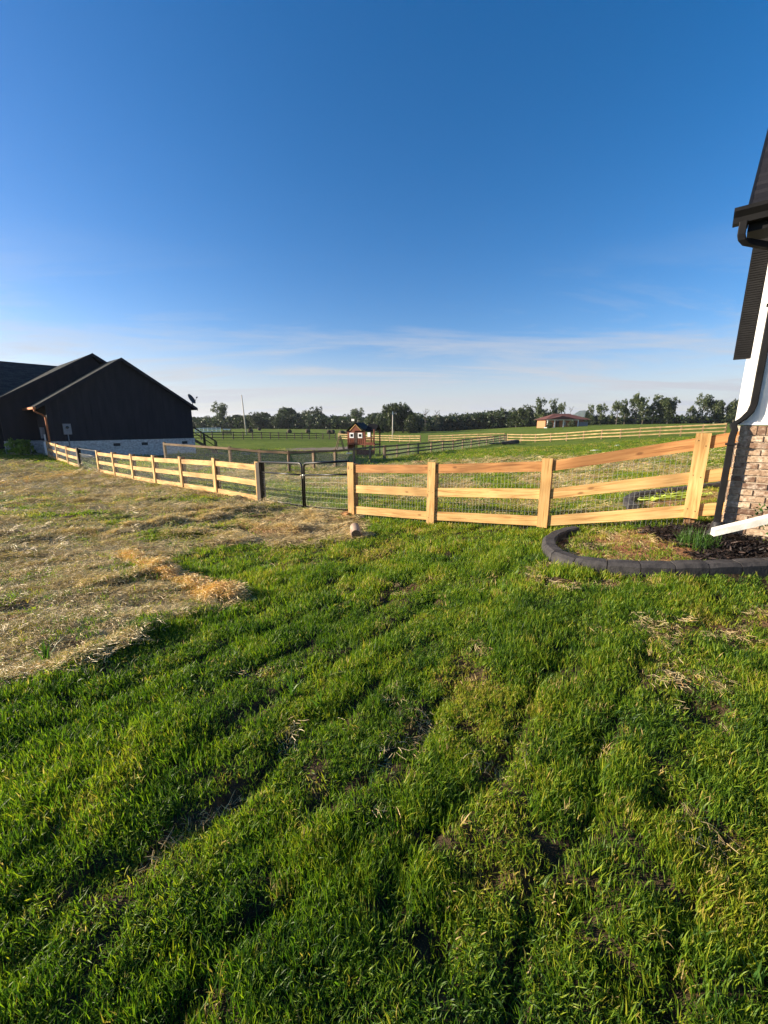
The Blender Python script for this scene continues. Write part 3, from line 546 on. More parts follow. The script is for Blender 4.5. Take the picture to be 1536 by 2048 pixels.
# ---------------------------------------------------------------- board fences
FH = 1.03
RZ = (.06, .445, .83)      # heights of the undersides of the three rails above ground
def screw(c, nrm, par): m_ = MB(); m_.tube([c, c + nrm * .003], .0055, 6); return m_.build('screw', 'blackmetal', par)
def board_fence(posts, label, m_rail, m_top, m_post, face=None, mesh_=False, group=None, lift=0., rails=RZ, hh=.14, pw=.10, ph=FH, cat='fence', name='board_fence', side=1, simple=False, over=(0, 0), npx=None):
    root = thing(name, posts[0], label, cat, group)
    dirs = []
    for i, p in enumerate(posts):
        q = posts[min(i + 1, len(posts) - 1)] - posts[max(i - 1, 0)]; q.z = 0; dirs.append(q.normalized())
    for i, p in enumerate(posts):
        d = dirs[i]; nrm = Vector((d.y, -d.x, 0)) * side; mb = MB(); mb.vbar(p - nrm * (pw / 2 + .03) - Vector((0, 0, .3)), d, pw, pw, ph + .3 + random.uniform(-.01, .01)); po = mb.build('post', m_post, root)
        if face:
            fb = MB(); tl = random.uniform(-.004, .004); fb.vbar(p + nrm * (.028) + Vector((tl, 0, .03 + (.06 if i > 1 else 0) * (side > 0))), d, .135, .026, ph - .01 - (.06 if i > 1 else 0) * (side > 0)); fb.build('face_board', face, po); [screw(p + nrm * .040 + d * q_ + Vector((0, 0, rz_ + .07 + random.uniform(-.03, .03))), nrm, po) for rz_ in rails for q_ in (-.035, .035)]
    for k, rz in enumerate(rails):
        for i in range(len(posts) - 1):
            a, b = posts[i].copy(), posts[i + 1].copy(); d = dirs[i]; jz = random.uniform(-.008, .008)
            dd = (b - a).normalized()
            if i == 0: a = a - dd * over[0]
            if i == len(posts) - 2: b = b + dd * over[1]
            g = .0015
            mb = MB(); mb.bar(a + dd * g + Vector((0, 0, rz + lift + jz)), b - dd * g + Vector((0, 0, rz + lift + jz * .3)), hh, .026, off=0 * side); mb.build('rail', m_top if k == len(rails) - 1 else m_rail, root)
    if mesh_:
        mb = MB(); r_ = .0014
        for i in range(len(posts) - 1):
            a, b = posts[i], posts[i + 1]; d = (b - a); L_ = d.length; dn = d.normalized(); nrm = Vector((dirs[i].y, -dirs[i].x, 0)) * side; o = -nrm * .018
            nn = int(L_ / .052)
            for j in range(nn + 1):
                p = a + d * (j / nn) + o; r2 = r_ * random.uniform(.9, 1.2); t0 = p + Vector((random.uniform(-.003, .003), 0, -.02)); t1 = p + Vector((0, 0, .93))
                mb.tube([t0, t1], r2, 3, caps=False)
            for hz in (.0, .1, .2, .3, .4, .5, .6, .7, .8, .92): mb.tube([a + o + Vector((0, 0, hz)), b + o + Vector((0, 0, hz))], r_ * .9, 3, caps=False)
        mb.build('wire_mesh', 'wire', root)
    return root
def GP(x, y): return G(x, y)
base = [W(704.5, 1037, 7.5), W(862, 1052, 6.6), W(1084, 1066, 5.65), W(1377, 1050, 4.66)]
RF = [Vector((p.x, p.y, p.z)) for p in base]
RF[0].z += .0; dlast = (RF[3] - RF[2]).normalized()
board_fence(RF, 'new pine three-rail fence with wire mesh running from the gate to the brick house', 'pine', 'cedar', 'post', 'pine', True, rails=(.10, .49, .87), over=(0.06, .50), side=-1 if False else 1)
LF = []
for nI in range(7):
    X0 = -3.1 - 1.657 * nI; Z0 = 10 + 1.395 * nI; px = 768 + 800 * X0 / Z0; py = [1007.5, 990, 979, 970, 962, 954, 947][nI]; LF.append(W(px, py, Z0))
LF = LF[::-1]
lf = board_fence(LF, 'new pine three-rail fence with wire mesh between the double gate and the small gate', 'pine', 'pine', 'post', 'pine', True, over=(.05, .05))
LL = []
for nI, py in ((10.75, 915), (9.66, 922), (8.55, 930), (7.54, 937)):
    X0 = -3.1 - 1.657 * nI; Z0 = 10 + 1.395 * nI; LL.append(W(768 + 800 * X0 / Z0, py, Z0))
board_fence(LL, 'short three-bay pine fence between the small gate and the dark house', 'pine', 'pine', 'post', 'pine', True)

# gates
def gate_leaf(a, b, label, hgt=1.02, group=None, name='metal_gate', inner=True):
    root = thing(name, a, label, 'gate', group); d = (b - a); L_ = d.length; dn = d.normalized(); up = Vector((0, 0, 1)); mb = MB(); r = .024; c = .10
    def P(s, h): return a + d * (s / L_) + up * h
    pts = [P(0, .06), P(0, hgt)]
    arc = [P(L_ - c + c * math.sin(t), hgt - c + c * math.cos(t)) for t in np.linspace(0, math.pi / 2, 6)]
    pts = [P(c * (1 - math.sin(t)), .06 + c * (1 - math.cos(t)) if False else .06) for t in [math.pi / 2]] + []
    loop = [P(0, .10), P(0, hgt - .0)] + arc + [P(L_, .10)]
    mb.tube(loop, r, 8, closed=True); mb.build('frame', 'blackmetal', root, True)
    m2 = MB(); m2.tube([P(0, hgt * .76), P(L_, hgt * .76)], .018, 8); m2.build('rail', 'blackmetal', root, True)
    wm = MB(); nn = int(L_ / .05)
    for j in range(1, nn): wm.tube([P(L_ * j / nn, .06), P(L_ * j / nn, hgt * .76)], .0014, 3, caps=False)
    for h in np.arange(.12, hgt * .76, .1): wm.tube([P(0, h), P(L_, h)], .0013, 3, caps=False)
    wm.build('wire_mesh', 'wire', root)
    return root
gA = LF[-1].copy(); gB = RF[0].copy(); dg = (gB - gA).normalized(); mid = gA + (gB - gA) * .555
h0 = gA + dg * .20 + Vector((0, 0, .02)); e0 = gB - dg * .09 + Vector((0, 0, .05))
gl = gate_leaf(h0, mid - dg * .035 + Vector((0, 0, .0)), 'left leaf of the black tube double gate, hinged on the dark post')
gr = gate_leaf(e0, mid + dg * .035, 'right leaf of the black tube double gate, hinged beside the pale pine post')
lt = MB(); lt.tube([mid - dg * .08 + Vector((0, 0, .77)), mid + dg * .09 + Vector((0, 0, .77))], .02, 8); lt.tube([mid + Vector((0, 0, .70)), mid + Vector((.01, 0, .80))], .014, 6); lt.build('latch', 'wire', gl, True)
gp = MB(); gp.vbar(gA + dg * .12 - Vector((0, 0, .3)), dg, .17, .15, 1.33); solid('gate_post', gp, 'blackwood', 'thick dark brown post holding the left gate leaf', 'post', bevel=.006)
sA, sB = LL[-1].copy(), LF[0].copy(); ds = (sB - sA).normalized()
gp = MB(); gp.vbar(sA + ds * .22 - Vector((0, 0, .3)), ds, .2, .16, 1.36); solid('gate_post', gp, 'blackwood', 'dark post beside the small gate nearest the dark house', 'post', bevel=.006)
gate_leaf(sA + ds * .38, sB - ds * .1, 'small black tube gate between two far pine fence runs')
# blocks of wood by the gate post
mb = MB(); b0 = gB - dg * .22 + Vector((-.06, -.1, -.02)); mb.box(b0, dg * .17, Vector((.09, .1, 0)), Vector((0, 0, .14))); solid('wood_block', mb, 'cedar', 'small orange wood offcut standing beside the pale gate post', 'wood block', bevel=.004)
mb = MB(); b0 = W(668, 1040, 7.2); b0 = Vector((b0.x, b0.y, ground(b0.x, b0.y) + .02)); mb.box(b0, Vector((.38, .12, .012)), Vector((-.02, .09, 0)), Vector((0, 0, .035))); solid('wood_board', mb, 'pine', 'pale flat board lying on straw in front of the gate', 'board', bevel=.003)

# ---------------------------------------------------------------- far fences
def GPx(px, py_hint_Z): # a ground point in the direction of px at depth Z
    Z = py_hint_Z; u = (px - 768) / F; p = Vector((u * Z, Z, 0)); 
    for _ in range(3):
        zz = float(base_h(p.x, p.y)); Zc = p.y * CP + (EYE - zz) * SP; p.x = u * Zc
    return Vector((p.x, p.y, float(base_h(p.x, p.y) + detail_h(np.array([p.x]), np.array([p.y]))[0])))
def run(a, b, spacing):
    n = max(2, round((b - a).length / spacing)); return [G(*(a + (b - a) * (i / n))[:2]) for i in range(n + 1)]
# inner fence running away from the camera
I0 = GPx(330, 24.5); I1 = GPx(460, 22.3); I2 = GPx(580, 21.5); I3 = GPx(673, 25.5); I4 = GPx(770, 32.5); I5 = GPx(838, 40.5); I6 = GPx(1012, 63)
pts = [I0, I1] + run(I1, I2, 2.9)[1:] + run(I2, I3, 2.6)[1:] + run(I3, I4, 2.6)[1:]
board_fence(pts, 'weathered brown single-rail mesh fence crossing the paddock just behind the double gate', 'oldwood', 'oldwood', 'oldwood', None, True, ph=1.15, rails=(.98,), hh=.13, pw=.13)
pts = [I4 + (I5 - I4).normalized() * .2] + run(I4, I5, 2.6)[1:] + run(I5, I6, 2.6)[1:]
board_fence(pts, 'weathered brown three-rail fence running far back from the play tower to the black troughs', 'oldwood', 'oldwood', 'oldwood', None, True, ph=1.15, rails=(.30, .62, .98), hh=.13, pw=.13)
a = GPx(380, 66); b = GPx(672, 92)
board_fence(run(a, b, 1.95), 'dark backlit three-rail fence across the far paddock left of the play tower', 'blackwood', 'blackwood', 'blackwood', None, ph=1.35, rails=(.25, .70, 1.13), hh=.13, pw=.15)  # shade of the backlit side is put into the dark wood colour
c_ = GPx(840, 76)
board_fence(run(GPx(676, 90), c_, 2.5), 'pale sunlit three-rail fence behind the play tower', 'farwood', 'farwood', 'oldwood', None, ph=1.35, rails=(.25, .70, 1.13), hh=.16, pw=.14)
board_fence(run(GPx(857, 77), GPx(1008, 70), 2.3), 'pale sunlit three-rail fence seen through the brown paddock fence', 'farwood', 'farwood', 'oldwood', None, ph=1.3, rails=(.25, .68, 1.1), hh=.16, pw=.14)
e1_ = GPx(1014, 66); e2_ = GPx(1240, 54.5); e3_ = GPx(1450, 49)
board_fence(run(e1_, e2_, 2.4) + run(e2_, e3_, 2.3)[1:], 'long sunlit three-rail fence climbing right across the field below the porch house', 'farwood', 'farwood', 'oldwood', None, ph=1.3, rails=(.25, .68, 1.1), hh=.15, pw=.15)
wf = [GPx(392 + i * 8.3, 105 + i * 3) for i in range(7)]
board_fence(wf, 'far white board fence behind the stairs of the dark house', 'white', 'white', 'white', None, ph=1.35, rails=(.2, .65, 1.1), hh=.2, pw=.16)
wf = [GPx(447, 92), GPx(454, 92), GPx(462, 92)]
board_fence(wf, 'short pinkish board panel standing in the far field beside the white fence', 'farwood', 'white', 'oldwood', None, ph=1.5, rails=(.3, .7, 1.15), hh=.24, pw=.14)

# ---------------------------------------------------------------- brick and white house at the right edge
TOPB = 1.60; gz = ground(CX.x, CX.y)
C0 = Vector((CX.x, CX.y, 0))
house = thing('white_house', Vector((C0.x, C0.y, gz)), 'white board and batten house with tumbled brick base and dark roof at the right edge', 'house')
UZ = Vector((0, 0, 1))
def HP(a, b, z): return C0 + Aw * a + Bw * b + UZ * z      # a along the visible wall, b into the house
mb = MB()
mb.box(HP(.01, .012, gz - .4), Aw * 4.4, Bw * .15, UZ * (TOPB - gz + .4 - .01)); mb.box(HP(.012, .165, gz - .4), Aw * .14, Bw * 8, UZ * (TOPB - gz + .39))
mb.build('mortar_wall', 'mortar', house)
mb = MB(); ch = .0677; row = 0; zt = TOPB
# soldier course at the top, then running bond
aa = 0.0
while aa < 3.4:
    o = random.uniform(-.003, .003); mb.box(HP(aa + .005, -.004 + o, zt - .098), Aw * .060, Bw * .05, UZ * .09, random.random()); aa += .0677
zt -= .105
while zt > gz - .15:
    aa = -.0 if row % 2 == 0 else -.0; first = .095 if row % 2 else .195
    pos = 0.0; ln = first
    while pos < 3.4:
        o = random.uniform(-.005, .003); dz = random.uniform(-.002, .002); e = random.uniform(0, .004)
        mb.box(HP(pos + .003 + e, -.004 + o, zt - .057 + dz), Aw * (ln - .008 - e), Bw * .05, UZ * (.053), min(1, max(0, random.gauss(.5, .27)))); pos += ln + .004; ln = .197
    pos = .055; 
    while pos < 2.5:
        mb.box(HP(-.004, pos, zt - .057), Aw * .05, Bw * .19, UZ * .053, random.random()); pos += .201
    zt -= ch; row += 1
mb.build('brick', 'brick', house, bevel=.006)
WZ = 3.62
mb = MB(); mb.box(HP(.02, .02, TOPB + .03), Aw * 4.4, Bw * .12, UZ * (WZ - TOPB)); mb.box(HP(.022, .14, TOPB + .03), Aw * .12, Bw * 7.9, UZ * (WZ - TOPB)); mb.build('siding_wall', 'whitesiding', house)
# gable end wall above the eaves
mb = MB(); sl_ = .70
mb.v = [tuple(HP(.03, 0.1, WZ)), tuple(HP(.03, 8, WZ)), tuple(HP(.03, 4, WZ + 3.9 * sl_)), tuple(HP(.12, 0.1, WZ)), tuple(HP(.12, 8, WZ)), tuple(HP(.12, 4, WZ + 3.9 * sl_))]
mb.f = [(0, 2, 1), (3, 4, 5)]; mb.uv = [(0, 0)] * 6; mb.c = [.5] * 6; mb.build('gable_wall', 'whitesiding', house)
mb = MB(); mb.box(HP(-.012, -.012, TOPB), Aw * 4.4, Bw * .06, UZ * .028); mb.box(HP(-.010, .05, TOPB), Aw * .06, Bw * 8, UZ * .027); mb.build('sill', 'white', house)
mb = MB(); mb.box(HP(0, 0, TOPB + .03), Aw * .13, Bw * .02, UZ * (WZ - TOPB - .03)); mb.box(HP(0, .0205, TOPB + .03), Aw * .02, Bw * .11, UZ * (WZ - TOPB - .03)); mb.build('corner_board', 'white', house, bevel=.003)
for q in (.235, .62, 1.2, 1.6, 2.0, 2.4): mb = MB(); mb.box(HP(q, .0, TOPB + .03), Aw * .045, Bw * .02, UZ * (WZ - TOPB - .03)); mb.build('batten', 'white', house, bevel=.003)
# roof, rising away from the wall
ov, gv = .30, .20
rl = 4.4; top = HP(0, 4, WZ + .02 + 4 * sl_)
def roofpt(a, b, dz=0): return HP(a, b, WZ + .06 + b * sl_ + dz)
mb = MB(); A0 = roofpt(-gv, -ov); A1 = roofpt(4.6, -ov); A2 = roofpt(4.6, 4); A3 = roofpt(-gv, 4); nn = UZ * .05
lenb = (A3 - A0).length
mb.quad([A0 + nn, A1 + nn, A2 + nn, A3 + nn], [(0, 0), (4.7, 0), (4.7, lenb), (0, lenb)]); mb.quad([A3, A2, A1, A0], [(0, 0)] * 4); mb.quad([A0, A1, A1 + nn, A0 + nn]); mb.quad([A3, A0, A0 + nn, A3 + nn], [(0, 0)] * 4); 
B2 = HP(4.6, 8 + ov, WZ + .06 - ov * sl_); B3 = HP(-gv, 8 + ov, WZ + .06 - ov * sl_)
mb.quad([A3 + nn, A2 + nn, B2 + nn, B3 + nn], [(0, 0), (4.7, 0), (4.7, lenb), (0, lenb)]); mb.quad([B3, B2, A2, A3]); mb.quad([A3, B3, B3 + nn, A3 + nn])
mb.build('roof', 'shingle', house)
EZ = WZ + .05 - ov * sl_
mb = MB(); mb.box(HP(-gv, -ov - .001, EZ - .16), Aw * 4.7, Bw * .025, UZ * .16); mb.box(HP(-gv, -ov + .03, EZ - .15), Aw * 4.7, Bw * (ov - .035), UZ * .015); mb.build('fascia', 'blackpaint', house)
mb = MB(); s0 = roofpt(-gv - .024, -ov, -.14); s1 = roofpt(-gv - .024, 4, -.14); mb.hexa([s0, s1, s1 + Aw * .022, s0 + Aw * .022, s0 + UZ * .19, s1 + UZ * .19, s1 + UZ * .19 + Aw * .022, s0 + UZ * .19 + Aw * .022]); mb.build('rake_board', 'blackpaint', house)
mb = MB()       # K-style gutter: extruded profile
prof = [(0, -.115), (-.075, -.115), (-.085, -.07), (-.125, -.03), (-.125, 0), (-.118, 0), (-.118, -.028), (-.078, -.066), (-.07, -.108), (0, -.108)]
g0 = -gv - .11; P0 = [HP(g0, -ov - .003 + b, EZ + .02 + z_) for b, z_ in prof]; P1 = [p + Aw * 4.76 for p in P0]
for i in range(len(prof) - 1): mb.quad([P0[i], P1[i], P1[i + 1], P0[i + 1]])
mb.quad([P0[0], P0[1], P0[2], P0[3], P0[4], HP(g0, -ov - .003, EZ + .02)]); mb.build('gutter', 'blackpaint', house)
# downspout: outlet, elbow back to the wall, down, jog over the brick, down to the drain pipe
def rect_sweep(mb, pts, wx, wy, ax):
    pts = [Vector(p) for p in pts]; base = len(mb.v); ax = Vector(ax).normalized()
    for i, p in enumerate(pts):
        d = (pts[min(i + 1, len(pts) - 1)] - pts[max(i - 1, 0)]).normalized(); s = ax.cross(d).normalized()
        for sx, sy in ((-1, -1), (1, -1), (1, 1), (-1, 1)): mb.v.append(tuple(p + ax * sx * wx / 2 + s * sy * wy / 2))
    for i in range(len(pts) - 1):
        for k in range(4): q = (k + 1) % 4; mb.f.append((base + i * 4 + k, base + i * 4 + q, base + i * 4 + 4 + q, base + i * 4 + 4 + k)); mb.uv += [(0, 0)] * 4; mb.c += [.5] * 4
DA = .075; ob = -.012
pts = [HP(-.235, -ov - .06, EZ - .09), HP(-.235, -ov - .06, EZ - .19), HP(-.225, -ov - .05, EZ - .225), HP(-.19, -ov - .03, EZ - .25), HP(-.05, -.20, EZ - .275), HP(.10, -.08, EZ - .30), HP(.14, -.045, EZ - .33), HP(DA, ob, EZ - .40), HP(DA, ob, 1.98), HP(DA, ob, 1.80), HP(DA - .015, ob - .01, 1.73),
       HP(DA - .06, ob - .03, 1.66), HP(DA - .13, ob - .05, 1.60), HP(-.035, -.075, 1.55), HP(-.045, -.078, 1.48), HP(-.045, -.078, .80 if gz < .6 else gz + .2), HP(-.045, -.078, gz + .06)]
mb = MB(); rect_sweep(mb, pts, .058, .060, Aw); mb.build('downspout', 'blackpaint', house, bevel=.006)
for zb in (2.7, 1.40): mb = MB(); a_ = DA if zb > 1.8 else -.045; bo = ob if zb > 1.8 else -.078; mb.box(HP(a_ - .045, bo - .043, zb), Aw * .09, Bw * .085, UZ * .02); mb.build('bracket', 'blackpaint', house)
# louvred black shutter on the hidden side wall, under the eaves
mb = MB(); z0 = 2.30
mb.box(HP(-.15, .50, z0), Aw * .145, Bw * .035, UZ * (WZ - .15 - z0))
for k in range(44): zz = z0 + .03 + k * .0235; mb.box(HP(-.143, .492, zz), Aw * .13, Bw * .008, UZ * .016)
mb.build('shutter', 'blackpaint', house)
# corrugated drain pipe at the foot of the downspout
mb = MB(); q0 = HP(-.03, -.08, gz + .17); pts = []; rad = []
for i in range(42):
    t_ = i / 41; a_ = t_ * 1.5; p = q0 + Vector((-.02, -.02, 0)) + (-Aw * (1 - math.cos(a_)) * .09) + UZ * (-.02 - .15 * math.sin(a_) - t_ * .04); pts.append(p); rad.append(.056 if i % 2 else .048)
mb.tube(pts, rad, 14); solid('drain_pipe', mb, 'tarp', 'black corrugated drain pipe at the foot of the downspout', 'pipe', smooth=True)
# grey-green treated post behind the downspout with fence rail ends
pp = RF[3] + dlast * .42 + Vector((.17, .26, 0)); mb = MB(); mb.vbar(pp - UZ * .3, dlast, .09, .05, 1.38); mb.vbar(pp - UZ * .3 - dlast * .075, dlast, .03, .05, 1.30); solid('timber_post', mb, 'graywood', 'grey-green timber post standing behind the black downspout', 'post')

# white plastic post lying tilted on the mulch
mb = MB(); w0 = W(1428, 1073, 3.62); w1 = W(1545, 1046, 3.45); w0.z = max(w0.z, ground(w0.x, w0.y) + .01); dn = (w1 - w0).normalized(); sdv = dn.cross(UZ).normalized() * -.085; upv = UZ * .062
w1 = w0 + dn * .62; mb.hexa([w0, w1, w1 + sdv, w0 + sdv, w0 + upv, w1 + upv, w1 + sdv + upv, w0 + sdv + upv]); solid('white_timber', mb, 'vinyl', 'white painted timber lying tilted on the mulch below the brick wall', 'timber', bevel=.007)
mb = MB(); mb.box(w1 - dn * .12 + Vector((0, .0, -.09)), Vector((.07, 0, 0)), Vector((0, .07, 0)), UZ * .085); solid('stone_block', mb, 'stone', 'small pale stone propping the tilted white timber', 'stone', bevel=.015)

# curb of charcoal blocks round the bed
def catmull(P, n=12):
    P = [Vector((*p, 0)) for p in P]; P = [P[0] * 2 - P[1]] + P + [P[-1] * 2 - P[-2]]; o = []
    for i in range(1, len(P) - 2):
        for k in range(n):
            t = k / n; o.append(.5 * ((2 * P[i]) + (P[i + 1] - P[i - 1]) * t + (2 * P[i - 1] - 5 * P[i] + 4 * P[i + 1] - P[i + 2]) * t * t + (3 * P[i] - P[i - 1] - 3 * P[i + 1] + P[i + 2]) * t ** 3))
    o.append(P[-2]); return o
def curb(path, label, bl=.26, wd=.155, ht=.10):
    c = catmull(path); s = [0]
    for a, b in zip(c[:-1], c[1:]): s.append(s[-1] + (b - a).length)
    def at(t):
        t = min(max(t, 0), s[-1] - 1e-6); i = max(0, np.searchsorted(s, t) - 1); k = (t - s[i]) / (s[i + 1] - s[i]); return c[i].lerp(c[i + 1], k)
    root = thing('curb_edging', G(*c[0][:2]), label, 'curb'); nb = int(s[-1] / bl)
    for i in range(nb):
        t0, t1 = i * bl + .004, (i + 1) * bl - .004; mb = MB(); sec = []
        for k in range(5):
            t = t0 + (t1 - t0) * k / 4; p = at(t); d = (at(t + .03) - at(t - .03)).normalized(); nr = Vector((-d.y, d.x, 0)); z_ = float(base_h(p.x, p.y)) 
            e = .006 * (k in (0, 4)); tp = .003 * math.sin(i * 2.3)
            sec.append([p + nr * (wd / 2) + UZ * (z_ - .12), p + nr * (wd / 2 - e) + UZ * (z_ + ht * .86 - e + tp), p + nr * (wd * .38) + UZ * (z_ + ht - e + tp), p - nr * (wd * .22) + UZ * (z_ + ht * .98 - e + tp), p - nr * (wd * .42) + UZ * (z_ + ht * .7 - e), p - nr * (wd / 2) + UZ * (z_ - .12)])
        for k in range(4):
            for j in range(5): mb.quad([sec[k][j], sec[k + 1][j], sec[k + 1][j + 1], sec[k][j + 1]])
        mb.quad(sec[0][::-1]); mb.quad(sec[4]); mb.build('block', 'curb', root)
    return root
curb(CURB, 'curved charcoal concrete curb blocks edging the bed in front of the fence')
CB2 = H2([(1268, 1022), (1256, 1008), (1272, 996), (1310, 990), (1370, 983), (1440, 974), (1520, 962)]); curb(CB2, 'dark curb edging seen through the fence mesh behind the last bay', ht=.10, wd=.16)
# hose in the bed behind the fence
mb = MB(); hb = hit(1350, 998); pts = []
for i in range(150):
    t = i / 149; a = t * 2 * math.pi * 4.2; rr = .30 - .14 * t + .03 * math.sin(a * 2.3); p = Vector((hb.x + rr * 1.9 * math.cos(a) + .15 * math.sin(i * .11), hb.y + rr * .75 * math.sin(a), 0)); p.z = float(base_h(p.x, p.y)) + .02 + .02 * (i % 7 == 0) + .012 * t * 5; pts.append(p)
mb.tube(pts, .013, 6); solid('garden_hose', mb, 'hose', 'bright green garden hose lying in loops in the bed behind the fence', 'hose', smooth=True)

# short round offcut lying before the fence
lg = hit(712, 1080); lg.z = ground(lg.x, lg.y) + .075; mb = MB(); dl = Vector((-.12, 1, .05)).normalized(); mb.tube([lg + dl * s for s in (-.02, .0, .12, .25, .34)], [.07, .076, .078, .076, .074], 20, caps=False)
lo_ = thing('cut_log', Vector((lg.x, lg.y, lg.z - .075)), 'short round post offcut lying on the lawn in front of the gate post', 'log'); mb.build('bark', 'log', lo_, True)
mb = MB(); mb.tube([lg - dl * .0185, lg - dl * .012], .0695, 20); mb.tube([lg + dl * .33, lg + dl * .338], .0735, 20); mb.build('end_grain', 'logend', lo_)

# leaf-clump vegetation -------------------------------------------------------
def leaf_mesh(clumps, per, size, spread, tint_f=None, aspect=.6):
    c = np.repeat(np.array([q[:3] for q in clumps], float), per, 0); sr = np.repeat(np.array([q[3] for q in clumps], float), per); tb = np.repeat(np.array([q[4] for q in clumps], float), per)
    n = len(c); d = rng.normal(size=(n, 3)); d /= np.linalg.norm(d, axis=1)[:, None]; p = c + d * (sr * rng.random(n) ** .45)[:, None]
    a = rng.normal(size=(n, 3)); a /= np.linalg.norm(a, axis=1)[:, None]; b = np.cross(a, rng.normal(size=(n, 3))); b /= np.linalg.norm(b, axis=1)[:, None]
    s = size * rng.uniform(.6, 1.4, n)[:, None]; a = a * s; b = b * s * aspect
    V = np.stack([p - a, p + b, p + a, p - b], 1).reshape(-1, 3); Fc = np.arange(n * 4).reshape(n, 4); t = np.clip(tb + rng.normal(0, .18, n), 0, 1)
    me = bpy.data.meshes.new('leaves'); me.vertices.add(n * 4); me.vertices.foreach_set('co', V.ravel()); me.loops.add(n * 4); me.loops.foreach_set('vertex_index', Fc.ravel()); me.polygons.add(n); me.polygons.foreach_set('loop_start', np.arange(n) * 4); me.update(); me.validate()
    at = me.attributes.new('tint', 'FLOAT', 'POINT'); at.data.foreach_set('value', np.repeat(t, 4).astype(np.float32)); return me
def mesh_obj(name, me, m, parent=None, loc=(0, 0, 0)):
    me.materials.append(M[m]) if not me.materials else None
    o = bpy.data.objects.new(name, me); COL.objects.link(o); o.location = loc
    if parent: o.parent = parent
    return o
def make_tree_meshes(kind):      # unit height 10 m
    random.seed(100 + kind); mb = MB(); clumps = []
    H = 10.0
    if kind in (0, 1, 2):        # dense rounded
        wd = (3.4, 4.2, 2.9)[kind]; nl = 9
        mb.tube([(0, 0, -.3), (.1, 0, 1.6), (.05, .1, 3.6), (.2, 0, 6.5)], [.32, .26, .2, .08], 7)
        lobes = [(random.gauss(0, wd * .42), random.gauss(0, wd * .42), random.uniform(2.4, 8.6), random.uniform(1.3, 2.3)) for _ in range(17)]
        for l_ in lobes:
            mb.tube([(0, 0, 2.2 + random.random()), (l_[0] * .5, l_[1] * .5, l_[2] * .7), (l_[0], l_[1], l_[2])], [.13, .08, .03], 5, caps=False)
            for _ in range(24):
                d = Vector([random.gauss(0, 1) for _ in range(3)]).normalized() * l_[3] * random.uniform(.6, 1.05); clumps.append((l_[0] + d.x, l_[1] + d.y, max(.5, l_[2] + d.z * .85), random.uniform(.5, .8), random.uniform(.15, .95)))
        per, sz = 15, .28
    elif kind in (3, 4):        # open, ragged, limbs showing
        mb.tube([(0, 0, -.3), (.1, .1, 2.5), (-.1, 0, 5), (.2, 0, 8)], [.26, .2, .14, .05], 7)
        for _ in range(20):
            h = random.uniform(2.0, 8.5); a = random.random() * 6.28; L_ = random.uniform(1.2, 3.3) * (1 - .35 * h / 10); e = Vector((math.cos(a) * L_, math.sin(a) * L_, h + random.uniform(.4, 1.6))); m_ = Vector((e.x * .5, e.y * .5, h + .2)); mb.tube([(0, 0, h - .6), m_, e], [.10, .06, .025], 5, caps=False)
            for _k in range(7):
                d = Vector([random.gauss(0, .55) for _ in range(3)]); q = e + d; clumps.append((q.x, q.y, q.z, random.uniform(.45, .8), random.uniform(.2, 1)))
            if random.random() < .7: clumps.append((m_.x, m_.y, m_.z + .3, .7, .3))
        per, sz = 16, .26
    elif kind == 5:              # nearly bare crown above a leafy foot
        mb.tube([(0, 0, -.3), (.1, 0, 3), (0, .1, 6), (.1, 0, 9.2)], [.2, .15, .09, .02], 6)
        for _ in range(24):
            h = random.uniform(3, 8.6); a = random.random() * 6.28; L_ = random.uniform(.8, 2.4); e = (math.cos(a) * L_, math.sin(a) * L_, h + L_ * .7); mb.tube([(0, 0, h), e], [.06, .02], 4, caps=False)
            if random.random() < .45: clumps.append((*e, .4, random.random()))
        for _ in range(50): clumps.append((random.gauss(0, 1.3), random.gauss(0, 1.3), random.uniform(.6, 3.8), .6, random.random()))
        per, sz = 12, .15
    else:                        # bush
        mb.tube([(0, 0, -.3), (0, 0, 2), (.2, 0, 5)], [.3, .2, .1], 6)
        for _ in range(170):
            d = Vector([random.gauss(0, 1) for _ in range(3)]).normalized(); clumps.append((d.x * 5.5 * random.uniform(.5, 1), d.y * 5 * random.uniform(.5, 1), max(.4, 4.5 + d.z * 5 * random.uniform(.7, 1.05)), random.uniform(.8, 1.2), random.uniform(.1, .9)))
        per, sz = 16, .38
    tm = mb.build('trunk', 'bark'); me = tm.data; bpy.data.objects.remove(tm)
    return me, leaf_mesh(clumps, per, sz, 1)
TM = [make_tree_meshes(k) for k in range(7)]
for k in range(7): TM[k][1].materials.append(M['leaf2' if k in (3, 4, 5) else 'leaf'])
for me_, _ in TM: pass
def tree(px, topy, Z, kind, label, group, wid=1.0, zoff=0):
    p = GPx(px, Z); p.z = float(base_h(p.x, p.y)); d = ray(px, topy); topz = EYE + d.z / d.y * p.y; h = max(2.0, topz - p.z)
    r = thing(('oak_tree', 'oak_tree', 'oak_tree', 'field_tree', 'field_tree', 'sparse_tree', 'bush')[kind], p, label, 'bush' if kind == 6 else 'tree', group); s = h / 10.0; sxy = s * wid
    if kind < 6 and kind not in (3, 4, 5): s = h / 9.9
    r.scale = (sxy, sxy, s); r.rotation_euler = (0, 0, random.random() * 6.28)
    for nm, me in (('trunk', TM[kind][0]), ('crown', TM[kind][1])):
        o = bpy.data.objects.new(nm, me); COL.objects.link(o); o.parent = r
    return r
random.seed(3)
GL = 'trees of the long dark treeline'
LONG = 'one of the dark trees filling the treeline between dark house and play tower'
LONG2 = 'one of the dark trees filling the treeline between light pole and porch house'
BACKL = 'one of the low dark trees packed behind the play tower'
